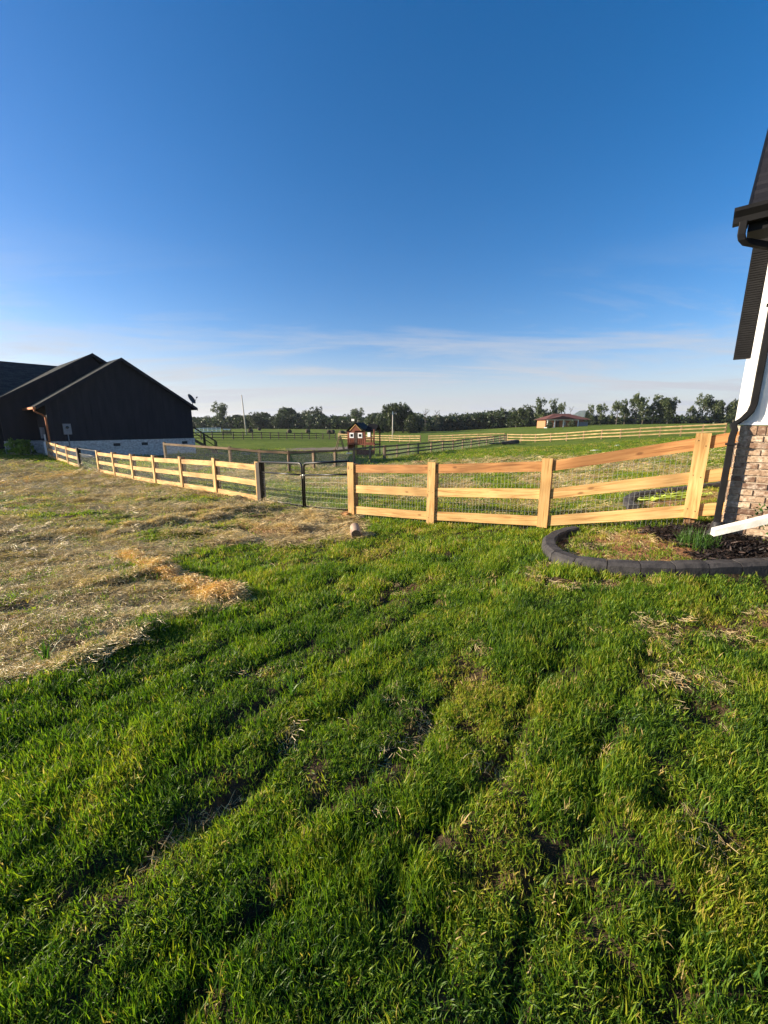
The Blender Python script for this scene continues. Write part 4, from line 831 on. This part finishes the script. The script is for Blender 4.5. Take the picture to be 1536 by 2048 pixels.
# trees one can point at
for px, ty, Z, k, wd, lab in [(443, 806, 215, 3, 1.0, 'tallest crown over the treeline just right of the satellite dish'), (573, 811, 205, 0, 1.0, 'rounded tree rising above the treeline between the utility pole and the play tower'),
        (635, 814, 205, 1, .95, 'dome-shaped dark tree above the treeline left of the play tower'), (715, 817, 200, 3, 1.1, 'loose-crowned tree showing above the roof of the play tower'),
        (788, 801, 150, 0, .8, 'big dark tree behind the light pole, left one of the tallest clump'), (806, 801, 152, 2, .9, 'big dark tree right of the light pole in the tallest clump'),
        (850, 817, 165, 5, .9, 'thin bare-topped tree just right of the tallest dark clump'), (872, 820, 168, 5, .8, 'second thin bare-topped tree right of the tallest dark clump'),
        (1000, 817, 185, 3, .9, 'ragged light tree in the treeline left of the porch house'), (1032, 812, 175, 0, 1.0, 'broad dark tree left of the tall slim trees by the porch house'),
        (1052, 811, 172, 1, .9, 'broad dark tree touching the tall slim trees by the porch house'),
        (1080, 797, 165, 4, .85, 'tall slim tree immediately left of the porch house'), (1103, 799, 168, 4, .55, 'tall narrow tree behind the left end of the porch house roof'), (1120, 806, 170, 3, .6, 'pale wispy tree behind the porch house roof'),
        (1139, 813, 172, 5, .6, 'palm-like wisp of a tree over the ridge of the porch house'), (1177, 810, 165, 4, .7, 'slim tree just right of the porch house roof'), (1200, 808, 160, 3, .9, 'leaning open-crowned tree right of the porch house'),
        (1232, 803, 150, 3, .8, 'leftmost tree of the airy clump in the right-hand field'), (1248, 800, 152, 4, .7, 'second airy tree of the clump in the right-hand field'), (1270, 788, 150, 3, .75, 'tallest open-branched tree of the clump in the right-hand field'),
        (1284, 797, 156, 4, .7, 'airy tree behind the middle of the clump in the right-hand field'), (1304, 791, 150, 4, .8, 'upright leafy tree right of the tallest in the right-hand clump'), (1334, 790, 148, 0, .75, 'dense rounded tree closing the right end of the clump in the field'), (1318, 800, 150, 3, .7, 'low airy tree against the dense rounded one in the right-hand clump'),
        (1378, 812, 155, 3, .7, 'small open tree left of the last pair by the white house'), (1402, 789, 150, 3, .8, 'tall see-through tree of the last pair by the white house'), (1430, 796, 148, 0, .7, 'dark leafy tree of the last pair by the white house'),
        (1466, 793, 145, 2, .8, 'dark tree cut off by the white corner board of the house')]:
    tree(px, ty, Z, k, lab, None, wd)
for px in range(392, 770, 17):
    tree(px + random.uniform(-4, 4), random.uniform(820, 833), random.uniform(200, 235), random.choice([0, 1, 2, 0, 1, 3]), LONG if px < 690 else BACKL, 'treeline left of the play tower' if px < 690 else 'trees behind the play tower', random.uniform(.9, 1.3))
for px in range(828, 1075, 15):
    tree(px + random.uniform(-4, 4), random.uniform(821, 834), random.uniform(178, 205), random.choice([0, 1, 2, 2, 3]), LONG2, 'treeline right of the light pole', random.uniform(.9, 1.3))
for px in (742, 760, 772, 822, 833): tree(px, random.uniform(826, 836), random.uniform(140, 155), 6, 'one of the dark bushes at the foot of the tallest tree clump', 'bushes under the tallest clump', .8)
for px in list(range(1160, 1230, 11)) + list(range(1238, 1345, 13)) + list(range(1350, 1480, 12)): tree(px, random.uniform(827, 836), random.uniform(158, 172), 6, 'one of the low bushes along the field edge under the right-hand trees', 'low bushes at the right field edge', .8)
# undergrowth closing the treeline
def hedge_row(name, pts, w_, h_, n, label, m='leaf', size=.5):
    cl = []
    for i in range(n):
        k = random.random() * (len(pts) - 1); a = int(k); p = Vector(pts[a]).lerp(Vector(pts[min(a + 1, len(pts) - 1)]), k - a); hh_ = h_ * (.6 + .5 * mnoise.noise(Vector((p.x * .07, p.y * .07, 0)))) + .5
        cl.append((p.x + random.gauss(0, w_), p.y + random.gauss(0, w_), p.z + random.random() ** .8 * hh_, random.uniform(.8, 1.5), random.uniform(0, .6)))
    o = mesh_obj(name, leaf_mesh(cl, 11, size, 1), m); tag(o, label, 'undergrowth', None, 'stuff'); return o
random.seed(9)
hedge_row('undergrowth', [GPx(x_, z_) for x_, z_ in ((380, 222), (480, 212), (600, 205), (720, 196), (800, 172), (900, 190), (1000, 188), (1080, 176))], 3.5, 8.2, 7500, 'dark undergrowth filling the foot of the treeline')
hedge_row('hedge_undergrowth', [GPx(x_, z_) for x_, z_ in ((1160, 170), (1250, 165), (1350, 163), (1480, 160))], 2.0, 3.0, 1300, 'low dark undergrowth along the edge of the right-hand field')
# far blue hill
mb = MB(); hc = W(1164, 850, 2600); ring = 40
for i in range(ring):
    for j in range(8):
        def q(i, j):
            a = 2 * math.pi * i / ring; r_ = j / 8; z_ = 95 * math.exp(-(r_ * 2.0) ** 2) - 2 + 5 * mnoise.noise(Vector((math.cos(a) * 3, math.sin(a) * 3, r_ * 4))); return Vector((hc.x + math.cos(a) * r_ * 190, hc.y + math.sin(a) * r_ * 300, z_))
        mb.quad([q(i, j), q(i, j + 1), q(i + 1, j + 1), q(i + 1, j)])
ho = mb.build('hills', M['leaf'], None, True); tag(ho, kind='structure')

# bush by the dark house, shrub by the brick house, weed clump
def bushy(name, c, rx, h, n, m, label, cat, size, up=False):
    cl = [(random.gauss(0, rx * .45), random.gauss(0, rx * .45), random.random() ** .7 * h + .03, rx * .28, random.random()) for _ in range(n)]
    r = thing(name, c, label, cat); mesh_obj('foliage', leaf_mesh(cl, 12, size, 1, aspect=.35 if up else .55), m, r); mb = MB()
    for k in range(6): a = k * 1.05; mb.tube([c - UZ * .03, c + Vector((math.cos(a) * rx * .4, math.sin(a) * rx * .4, h * .75))], [.012, .005], 5)
    mb.build('stem', 'bark', r); return r
p = GPx(44, 26.2); p = Vector((p.x, p.y, ground(p.x, p.y))); bushy('garden_bush', p, .6, .9, 45, 'palegreen', 'yellow-green leafy bush in front of the dark house', 'bush', .11)
p = HP(.47, -.17, 0); p.z = ground(p.x, p.y); bushy('boxwood_shrub', p, .17, .36, 90, 'shrub', 'dark green shrub against the brick wall at the right edge', 'shrub', .02)
for px, Z_ in ((15, 26.5),): p = GPx(px, Z_); bushy('low_plant', Vector((p.x, p.y, ground(p.x, p.y))), .35, .35, 20, 'palegreen', 'low pale plant at the foundation left of the yellow-green bush', 'plant', .06)

# weed clump at the fence foot: blades
random.seed(5)
tuftm = blade_mesh('weed', 260, .17, .10, .24, .006, .55, False, leafy('weed_blades', [(0, (.03, .09, .015)), (1, (.09, .17, .03))], attr='jit', transl=.35))
p = hit(1395, 1092); p.z = ground(p.x, p.y); COL.objects.link(tuftm); tuftm.name = 'weed_clump'; tuftm.location = p; tag(tuftm, 'thick dark green clump of weeds beside the last fence post', 'weed')
def stalk(px, py, label, hgt, nb=7, m=None):
    o = blade_mesh('tall_grass_clump', nb, .02, hgt * .6, hgt, .009, .4, False, tuftm.data.materials[0]); COL.objects.link(o); p = hit(px, py); p.z = ground(p.x, p.y); o.location = p; tag(o, label, 'grass clump'); return o
stalk(95, 1325, 'broad-bladed green clump at the edge of the hay on the left', .24, 26); stalk(585, 1395, 'tall pale grass blades sticking up left of centre in the lawn', .2, 9); stalk(640, 1420, 'pair of taller blades right of centre of the lawn sod', .17, 5); stalk(1410, 1290, 'long thin seed stalks in the lawn at the right', .26, 4); stalk(1515, 1970, 'round-leafed weed stems in the bottom right corner', .10, 12)

# ---------------------------------------------------------------- dark house at the left
E1 = Vector((.644, .765, 0)).normalized(); E2 = Vector((-.765, .644, 0)).normalized(); HD = Vector((-21.3, 25.2, 0))
hp0 = W(90, 883, 25.2); HD = Vector((hp0.x, hp0.y, 0))
dh = thing('dark_house', Vector((HD.x, HD.y, ground(HD.x, HD.y))), 'black board and batten house with two gables and whitewashed brick foundation at the left', 'house')
def DP(s, t, z): return HD + E1 * s + E2 * t + UZ * z
BT = .57
def wall_poly(pts, th, nrm, m, name, parent=dh):
    mb = MB(); n = len(pts); back = [p - nrm * th for p in pts]; mb.quad(pts, [((p - HD).dot(E1) + (p - HD).dot(E2), p.z) for p in pts]); mb.quad(back[::-1])
    for i in range(n): j = (i + 1) % n; mb.quad([pts[j], pts[i], back[i], back[j]])
    return mb.build(name, m, parent)
# wing with the near gable
rs, rz, sL, sR = 4.8, 6.1, .673, .646
def roof1(s): return rz - (rs - s) * sL if s < rs else rz - (s - rs) * sR
wl, wr = 0.3, 9.4
wall_poly([DP(wl, 0, BT), DP(wr, 0, BT), DP(wr, 0, roof1(wr) - .12), DP(rs, 0, rz - .12), DP(wl, 0, roof1(wl) - .12)], .15, -E2, 'navy', 'gable_wall')
for s_, nm in ((wl, 'side_wall'), (wr - .15, 'side_wall')):
    mb = MB(); mb.box(DP(s_, .151, BT), E1 * .15, E2 * 9, UZ * (min(roof1(wl), roof1(wr)) - .14 - BT)); mb.build(nm, 'navy', dh)
mb = MB(); mb.box(DP(wl - .03, -.03, -1.2), E1 * (wr - wl + .06), E2 * .2, UZ * (BT + 1.2)); mb.box(DP(wl - .028, .17, -1.2), E1 * .2, E2 * 9, UZ * (BT + 1.19)); mb.box(DP(wr - .17, .17, -1.2), E1 * .2, E2 * 9, UZ * (BT + 1.19)); fnd = mb.build('foundation', 'whitebrick', dh)
for s_ in (3.7, 5.5, 8.4):
    mb = MB(); mb.box(DP(s_, -.045, BT - .42), E1 * .42, E2 * .03, UZ * .2); mb.build('vent', 'tarp', dh)
mb = MB(); s_ = .6
while s_ < wr: mb.box(DP(s_, -.022, BT + .01), E1 * .05, E2 * .022, UZ * (roof1(s_) - .22 - BT)); s_ += .42
mb.build('batten', 'navy', dh)
def gable_roof(rs, rz, s0, s1, slL, slR, t0, t1, name='roof', fasc=True):
    z0 = rz - (rs - s0) * slL; z1 = rz - (s1 - rs) * slR; mb = MB(); th = UZ * .14
    for (sa, za, sb, zb) in ((s0, z0, rs, rz), (rs, rz, s1, z1)):
        a, b, c, d = DP(sa, t0, za), DP(sb, t0, zb), DP(sb, t1, zb), DP(sa, t1, za); Ls = (b - a).length
        flip = sa == rs; uv = [(0, Ls if flip else 0), (0, 0 if flip else Ls), (t1 - t0, 0 if flip else Ls), (t1 - t0, Ls if flip else 0)]
        mb.quad([a, b, c, d], uv); mb.quad([a - th, d - th, c - th, b - th]); mb.quad([a - th, b - th, b, a]); mb.quad([d, c, c - th, d - th])
        if sa == s0: mb.quad([a, d, d - th, a - th])
        else: mb.quad([b, b - th, c - th, c])
    ro = mb.build(name, 'greyshingle', dh)
    for (sa, za, sb, zb) in ((s0, z0, rs, rz), (rs, rz, s1, z1)):
        f = MB(); f.hexa([DP(sa, t0 - .03, za - .2), DP(sb, t0 - .03, zb - .2), DP(sb, t0 - .003, zb - .2), DP(sa, t0 - .003, za - .2), DP(sa, t0 - .03, za + .02), DP(sb, t0 - .03, zb + .02), DP(sb, t0 - .003, zb + .02), DP(sa, t0 - .003, za + .02)]); f.build('rake_board', 'navy', ro)
    return ro
gable_roof(rs, rz, -.25, 9.75, sL, sR, -.35, 9.2)
# second gable, set back
wall_poly([DP(-1.5, 3, BT), DP(5.6, 3, BT), DP(5.6, 3, 4.6), DP(3.97, 3, 6.44), DP(-1.5, 3, 3.05)], .15, -E2, 'navy', 'rear_gable_wall')
mb = MB(); mb.box(DP(-1.53, 2.97, -1.2), E1 * 1.8, E2 * .2, UZ * (BT + 1.2)); mb.build('foundation', 'whitebrick', dh)
gable_roof(3.97, 6.6, -2.0, 8.9, .62, .62, 2.65, 14)
# main body
def cross_roof(t0, tr, t1, zr, sl2, s0, s1):
    mb = MB(); z0 = zr - (tr - t0) * sl2; z1 = zr - (t1 - tr) * sl2
    for ta, za, tb, zb in ((t0, z0, tr, zr), (tr, zr, t1, z1)):
        a, b, c, d = DP(s0, ta, za), DP(s1, ta, za), DP(s1, tb, zb), DP(s0, tb, zb); Ls = (d - a).length; fl = ta == tr
        mb.quad([a, b, c, d], [(0, Ls if fl else 0), (s1 - s0, Ls if fl else 0), (s1 - s0, 0 if fl else Ls), (0, 0 if fl else Ls)]); th = UZ * .14; mb.quad([d - th, c - th, b - th, a - th]); mb.quad([a - th, b - th, b, a]); mb.quad([b, b - th, c - th, c]); mb.quad([a - th, a, d, d - th])
    mb.build('roof', 'greyshingle', dh)
cross_roof(6.3, 12, 17.7, 6.55, .68, -9, 9.3)
mb = MB(); mb.box(DP(-8.6, 6.8, -1.2), E1 * 17.5, E2 * 10.4, UZ * 3.95); mb.build('main_wall', 'navy', dh)
# gutter and downspout in copper at the near left corner
mb = MB(); ge = roof1(-.25); mb.box(DP(-.38, -.42, ge - .16), E1 * .14, E2 * 3.2, UZ * .13); mb.build('gutter', 'copper', dh)
mb = MB(); rect_sweep(mb, [DP(-.3, -.3, ge - .15), DP(-.3, -.3, ge - .26), DP(-.15, -.22, ge - .38), DP(.05, -.15, ge - .46), DP(.21, -.08, ge - .62), DP(.21, -.08, 1.2), DP(.21, -.08, -.4)], .11, .09, E2); mb.build('downspout', 'copper', dh)
mb = MB(); mb.tube([DP(.2, .9, 1.0), DP(.2, .9, -.3)], .045, 8); mb.tube([DP(.2, 1.3, .5), DP(.2, 1.3, -.3)], .06, 8); mb.build('conduit', 'white', dh)
mb = MB(); mb.box(DP(.1, 1.05, .75), E1 * .17, E2 * .45, UZ * .7); solid('breaker_panel', mb, 'greybox', 'pale utility cabinet on the side wall of the dark house behind the copper downspout', 'cabinet', bevel=.01)
mb = MB(); mt = thing('meter_box', DP(1.2, -.05, 1.05), 'grey electric meter box on the dark gable wall above the pine fence', 'meter box'); mb.box(DP(1.0, -.17, 1.0), E1 * .42, E2 * .12, UZ * .68); mb.build('cabinet', 'greybox', mt, bevel=.01)
mb = MB(); mb.tube([DP(1.21, -.17, 1.45), DP(1.21, -.24, 1.45)], .085, 14); mb.build('dial', 'glass', mt, True); mb = MB(); mb.tube([DP(1.21, -.1, 1.0), DP(1.21, -.1, .2)], .03, 8); mb.build('conduit', 'greybox', mt, True)
# porch post and satellite dish at the far eave
mb = MB(); mb.vbar(DP(9.6, 1.2, -.6), E1, .14, .14, roof1(9.6) + .5); mb.build('porch_post', 'navy', dh)
eb = DP(9.65, .2, roof1(9.65)); sat = thing('satellite_dish', eb, 'black satellite dish on the right eave of the dark house', 'satellite dish')
mb = MB(); mb.tube([eb, eb + UZ * .32, eb + UZ * .42 + Vector((-.05, 0, 0))], .03, 8); mb.build('mast', 'blackmetal', sat)
mb = MB(); axd = Vector((.75, -.1, .42)).normalized(); u_ = axd.cross(UZ).normalized(); v_ = u_.cross(axd); cc = eb + UZ * .62 + Vector((-.12, 0, 0)); nr_, na_ = 5, 20
def dq(i, j): r_ = .42 * i / nr_; a = 2 * math.pi * j / na_; return cc + u_ * (r_ * math.cos(a) * .85) + v_ * (r_ * math.sin(a)) + axd * (.12 * (i / nr_) ** 2)
for i in range(nr_):
    for j in range(na_): mb.quad([dq(i, j), dq(i + 1, j), dq(i + 1, j + 1), dq(i, j + 1)]); mb.quad([q - axd * .012 for q in (dq(i, j + 1), dq(i + 1, j + 1), dq(i + 1, j), dq(i, j))])
mb.build('reflector', 'tarp', sat); mb = MB(); tip = cc + axd * .55 - v_ * .12; mb.tube([cc - v_ * .38 + axd * .1, tip], .018, 6); mb.tube([tip - axd * .06, tip + axd * .06], .05, 8); mb.build('feed_arm', 'tarp', sat)
# wooden stair beside the house
st0 = DP(9.75, .9, 0); zt_ = .55; stg = thing('deck_stairs', G(st0.x, st0.y), 'weathered wooden stairs with handrails beside the dark house', 'stairs'); stepd = (E1 * .9 - E2 * .35).normalized(); sidev = Vector((-stepd.y, stepd.x, 0)); gzs = ground((st0 + stepd * 1.8).x, (st0 + stepd * 1.8).y)
nst = 6
for k in range(nst):
    mb = MB(); z_ = zt_ - (zt_ - gzs) * (k + 1) / (nst + .3); mb.box(st0 + stepd * (.28 * k) + UZ * z_, stepd * .29, sidev * 1.1, UZ * .04); mb.build('tread', 'oldwood', stg)
for s_ in (0, 1.1):
    mb = MB(); a = st0 + sidev * s_ + UZ * zt_; b = st0 + sidev * s_ + stepd * 1.75 + UZ * gzs; mb.bar(a - UZ * .25, b - UZ * .05, .24, .04); mb.build('stringer', 'oldwood', stg)
    mb = MB(); mb.bar(a + UZ * .9, b + UZ * .95, .09, .05); mb.bar(a + UZ * .5, b + UZ * .5, .05, .03); mb.build('handrail', 'blackwood', stg)
    for q_ in (0, .5, 1): mb = MB(); p = a.lerp(b, q_); mb.vbar(p - UZ * .2, stepd, .09, .09, 1.2 + (.0 if q_ else .1)); mb.build('post', 'blackwood', stg)

# ---------------------------------------------------------------- play tower and swing frame
pt = GPx(712, 40); pt = Vector((pt.x, pt.y, ground(pt.x, pt.y))); PT = thing('play_tower', pt, 'red-brown wooden play tower with gabled roof and white window trim in the paddock', 'playset')
D1 = Vector((.93, -.36, 0)).normalized(); D2 = Vector((.36, .93, 0)).normalized()
def PP(a, b, z): return pt + D1 * a + D2 * b + UZ * z
def pbox(nm, a, b, z, da, db, dz, m, par=PT): mb = MB(); mb.box(PP(a, b, z), D1 * da, D2 * db, UZ * dz); return mb.build(nm, m, par)
for a in (-.8, .1, 1.0, 1.95):
    for b in (0, 1.5): pbox('post', a - .05, b - .05, -.2, .1, .1, 2.75, 'playwood')
pbox('deck', -.86, -.06, 1.05, 2.9, 1.65, .1, 'playwood')
w1_ = pbox('wall', -.85, -.075, 1.16, 1.9, .025, 1.3, 'playwood'); pbox('wall', -.89, -.05, .55, .03, 1.6, 1.95, 'playwood'); pbox('railing', 1.06, -.075, 1.2, .9, .025, .12, 'playwood'); pbox('railing', 1.06, -.075, 1.72, .9, .03, .08, 'playwood')
for k in range(7): pbox('baluster', 1.1 + k * .125, -.07, 1.3, .04, .02, .45, 'playwood')
for a in (-.62, 0.28):
    fr = pbox('window', a, -.11, 1.72, .46, .03, .5, 'white'); pbox('pane', a + .1, -.125, 1.84, .26, .012, .26, 'glass', fr)
pbox('window', 1.3, -.1, 1.85, .3, .02, .42, 'white'); pbox('door', -.08, -.1, 1.2, .3, .02, 1.05, 'blackwood')
for k in range(9): pbox('trim', -.82 + k * .2, -.105, 1.18, .03, .02, .48, 'playwood')
mb = MB()
for a0, a1 in ((-1.0, .1), (.1, 1.2)):
    pass
g0, g1, gm = -.95, 1.15, .1
mb.quad([PP(g0, -.2, 2.4), PP(gm, -.2, 3.2), PP(gm, 1.7, 3.2), PP(g0, 1.7, 2.4)], [(0, 0), (1, 0), (1, 2), (0, 2)]); mb.quad([PP(gm, -.2, 3.2), PP(g1, -.2, 2.4), PP(g1, 1.7, 2.4), PP(gm, 1.7, 3.2)], [(0, 0), (1, 0), (1, 2), (0, 2)])
mb.quad([PP(g0, -.2, 2.34), PP(g0, 1.7, 2.34), PP(gm, 1.7, 3.14), PP(gm, -.2, 3.14)]); mb.quad([PP(gm, -.2, 3.14), PP(gm, 1.7, 3.14), PP(g1, 1.7, 2.34), PP(g1, -.2, 2.34)])
mb.quad([PP(1.05, .1, 2.5), PP(2.1, .1, 2.45), PP(2.1, .8, 3.0), PP(1.05, .8, 3.1)]); mb.quad([PP(1.05, .8, 3.1), PP(2.1, .8, 3.0), PP(2.1, 1.6, 2.4), PP(1.05, 1.6, 2.4)]); mb.build('roof', 'blackpaint', PT)
mb = MB(); mb.quad([PP(-.45, -.24, 2.42), PP(.65, -.24, 2.42), PP(.1, -.24, 2.95)]); mb.quad([PP(-.45, -.2, 2.42), PP(.1, -.2, 2.95), PP(.65, -.2, 2.42)]); gb = mb.build('gable', 'playwood', PT)
mb = MB(); mb.bar(PP(-.52, -.26, 2.38), PP(.1, -.26, 2.98), .08, .03); mb.bar(PP(.1, -.26, 2.98), PP(.72, -.26, 2.38), .08, .03); mb.build('bargeboard', 'pine', gb)
pbox('pole', -.62, .3, 2.5, .04, .04, 1.1, 'blackwood'); mb = MB(); mb.box(PP(-.6, .3, 3.35), D1 * .32, D2 * .01, UZ * .2); mb.build('flag', 'white', PT); pbox('lattice', .2, -.06, .1, 1.7, .03, .5, 'playwood'); pbox('step', -.86, -.4, .2, .5, .3, .08, 'white')
# A-frame of the swing
sw = GPx(679, 50); sw = Vector((sw.x, sw.y, ground(sw.x, sw.y))); SW = thing('swing_frame', sw, 'small brown A-frame of a swing left of the play tower', 'swing frame')
for s_ in (-1, 1):
    mb = MB(); mb.tube([sw + Vector((s_ * .55, 0, -.1)), sw + Vector((s_ * .06, 0, 1.6))], .05, 6); mb.build('leg', 'oldwood', SW); mb = MB(); mb.tube([sw + Vector((s_ * .5, 1.6, -.1)), sw + Vector((s_ * .05, 1.4, 1.6))], .05, 6); mb.build('leg', 'oldwood', SW)
mb = MB(); mb.tube([sw + Vector((-.32, 0, .75)), sw + Vector((.32, 0, .75))], .035, 6); mb.tube([sw + Vector((0, -.1, 1.62)), sw + Vector((0, 1.6, 1.62))], .05, 6); mb.build('beam', 'oldwood', SW)

# ---------------------------------------------------------------- poles, bales, small things
def pole(px, Z, topy, label, r=.13, lean=0, lamp=False):
    p = GPx(px, Z); p.z = ground(p.x, p.y); d = ray(px, topy); h = EYE + d.z / d.y * p.y - p.z; root = thing('utility_pole' if not lamp else 'light_pole', p, label, 'pole'); mb = MB(); mb.tube([p - UZ * .3, p + Vector((lean * .5, 0, h * .5)), p + Vector((lean, 0, h))], [r, r * .85, r * .65], 10); mb.build('shaft', 'polewood', root, True)
    if lamp:
        mb = MB(); t_ = p + UZ * h; mb.tube([t_ - UZ * .5, t_ + Vector((.7, -.1, -.15))], .05, 6); mb.build('arm', 'polewood', root); mb = MB(); mb.tube([t_ + Vector((.6, -.1, -.1)), t_ + Vector((.75, -.1, -.35))], [.12, .22], 10); mb.build('lamp_head', 'greybox', root, True)
        mb = MB(); mb.box(t_ + Vector((-.12, -.25, -.6)), (.24, 0, 0), (0, .12, 0), (0, 0, .7)); mb.build('transformer', 'white', root)
pole(493, 98, 790, 'tall bare pole standing alone in the field right of the dark house', .17, -.5); pole(785, 95, 824, 'light pole in front of the tallest dark trees', .14, .05, True)
random.seed(12)
for px, Z, lab in ((501, 115, 'round hay bale just right of the bare pole'), (519, 150, 'distant hay bale, second from the bare pole'), (579, 120, 'darkest hay bale in the middle of the far field'), (616, 128, 'hay bale right of the darkest one in the far field'), (658, 128, 'left bale of the far pair near the swing frame'), (665, 128, 'right bale of the far pair near the swing frame'), (683, 122, 'hay bale just left of the play tower'), (694, 122, 'hay bale touching the play tower edge')):
    p = GPx(px, Z); p.z = float(base_h(p.x, p.y)); a = random.random() * 3; d = Vector((math.cos(a), math.sin(a), 0)); mb = MB(); c = p + UZ * .55; mb.tube([c - d * .65, c - d * .6, c + d * .6, c + d * .65], [.5, .6, .6, .5], 16); solid('hay_bale', mb, 'bale', lab, 'hay bale', 'hay bales in the far field', True)
# black sheeting boards at the fence corner
mb = MB(); c = GPx(1012, 55.5); c.z = ground(c.x, c.y)
for (a, b, wx, wy, t_, rz_) in ((-1.6, .1, 1.5, .8, .12, .2), (-.2, -.2, 1.7, .9, .35, -.15), (1.1, .2, 1.2, .8, .5, .1)):
    d = Vector((math.cos(rz_), math.sin(rz_), .06)); mb.box(c + Vector((a - .4, b, .03)), d * wx, Vector((-d.y, d.x, 0)) * wy, UZ * t_)
solid('stacked_troughs', mb, 'tarp', 'low black troughs heaped at the corner of the far fences', 'trough', bevel=.04)
def rock(px, Z, r, label, m='stone', nm='rock'):
    p = GPx(px, Z); p.z = ground(p.x, p.y); mb = MB(); n1, n2 = 10, 7
    def q(i, j): a = 2 * math.pi * i / n1; b = math.pi * j / n2; v = Vector((math.sin(b) * math.cos(a) * 1.5, math.sin(b) * math.sin(a), math.cos(b) * .5)); return p + v * r * (1 + .35 * mnoise.noise(v * 2 + Vector((px, 0, 0))))
    for i in range(n1):
        for j in range(n2): mb.quad([q(i, j), q(i, j + 1), q(i + 1, j + 1), q(i + 1, j)])
    solid(nm, mb, m, label, nm.replace('_', ' '), smooth=True)
rock(1191, 27, .25, 'white rock on the grass above the top rail of the near fence'); rock(1235, 36, .2, 'smaller pale rock up the field beyond the white rock'); rock(840, 24.5, .28, 'low pale heap of clods beyond the near fence, left one', 'clay', 'soil_heap'); rock(868, 24, .3, 'low pale heap of clods beyond the near fence, right one', 'clay', 'soil_heap')

# ---------------------------------------------------------------- porch house on the hill
pc_ = GPx(1090, 128); pc2 = GPx(1176, 128); bx = (pc2 - pc_); bx.z = 0; Lh = bx.length; ux = bx.normalized(); uy = Vector((-ux.y, ux.x, 0)); zb = min(pc_.z, pc2.z)
BH = thing('brick_house', Vector((pc_.x, pc_.y, zb)), 'low brick house with red roof and white porch posts on the rise', 'house')
def BP(a, b, z): return Vector((pc_.x, pc_.y, zb)) + ux * a + uy * b + UZ * z
def bbox(nm, a, b, z, da, db, dz, m, par=BH): mb = MB(); mb.box(BP(a, b, z), ux * da, uy * db, UZ * dz); return mb.build(nm, m, par)
bbox('wall', .6, 1.6, -.5, Lh - 1.2, 7, 3.0, 'redbrick'); bbox('porch_floor', .3, -.6, -.3, Lh * .72, 2.2, .5, 'stone')
for a in (.4, 2.6, 5.4, 8.0, 9.9): bbox('porch_post', a, -.5, .2, .22, .22, 2.2, 'white')
bbox('porch_beam', .2, -.55, 2.38, Lh * .74, .3, .25, 'white')
for a in (1.3, 6.0): f_ = bbox('window', a, 1.52, .9, 1.1, .07, 1.1, 'white'); bbox('pane', a + .08, 1.50, .98, .94, .018, .94, 'glass', f_)
bbox('door', 4.0, 1.5, .2, .95, .08, 2.0, 'glass'); bbox('carport_wall', Lh * .8, .2, -.5, Lh * .2, 1.4, 2.4, 'greybox')
mb = MB(); e = .5; z1_, z2_ = 2.62, 4.5
a_, b_, c_, d_ = BP(-e, -.9, z1_), BP(Lh + e, -.9, z1_), BP(Lh + e, 9.2, z1_), BP(-e, 9.2, z1_); r0, r1 = BP(4.2, 4.2, z2_), BP(Lh - 4.5, 4.2, z2_)
mb.quad([a_, b_, r1, r0]); mb.quad([b_, c_, r1]); mb.quad([c_, d_, r0, r1]); mb.quad([d_, a_, r0]); mb.quad([d_, c_, b_, a_]); mb.build('roof', 'redroof', BH)
mb = MB(); q0, q1, q2 = BP(.2, -1.0, 2.66), BP(Lh * .74, -1.0, 2.66), BP(Lh * .36, -1.0, 3.7); k0 = BP(Lh * .36, 4, 3.9)
mb.quad([q0, q1, q2]); mb.quad([q0, q2, k0]); mb.quad([q2, q1, k0]); mb.build('porch_gable', 'redroof', BH)
for px, Z_, ty, lab in ((1099, 124, 845, 'dark round shrub at the left end of the porch house'), (1143, 124, 845, 'dark round shrub in front of the porch house steps')): tree(px, ty, Z_, 6, lab, None, 1.0)
# the air: far things fade a little
mb = MB(); mb.box((-5200, -5200, -14), (10400, 0, 0), (0, 10400, 0), (0, 0, 130)); hm = bpy.data.materials.new('haze'); hm.use_nodes = True; t = hm.node_tree; t.nodes.clear(); o_ = N(t, 'ShaderNodeOutputMaterial'); pv = N(t, 'ShaderNodeVolumePrincipled')
pv.inputs['Color'].default_value = (.80, .88, 1, 1); pv.inputs['Density'].default_value = .00013; pv.inputs['Anisotropy'].default_value = .2; t.links.new(pv.outputs[0], o_.inputs['Volume']); hz = mb.build('haze', hm); tag(hz, kind='stuff')
print('objects', len(SC.objects))
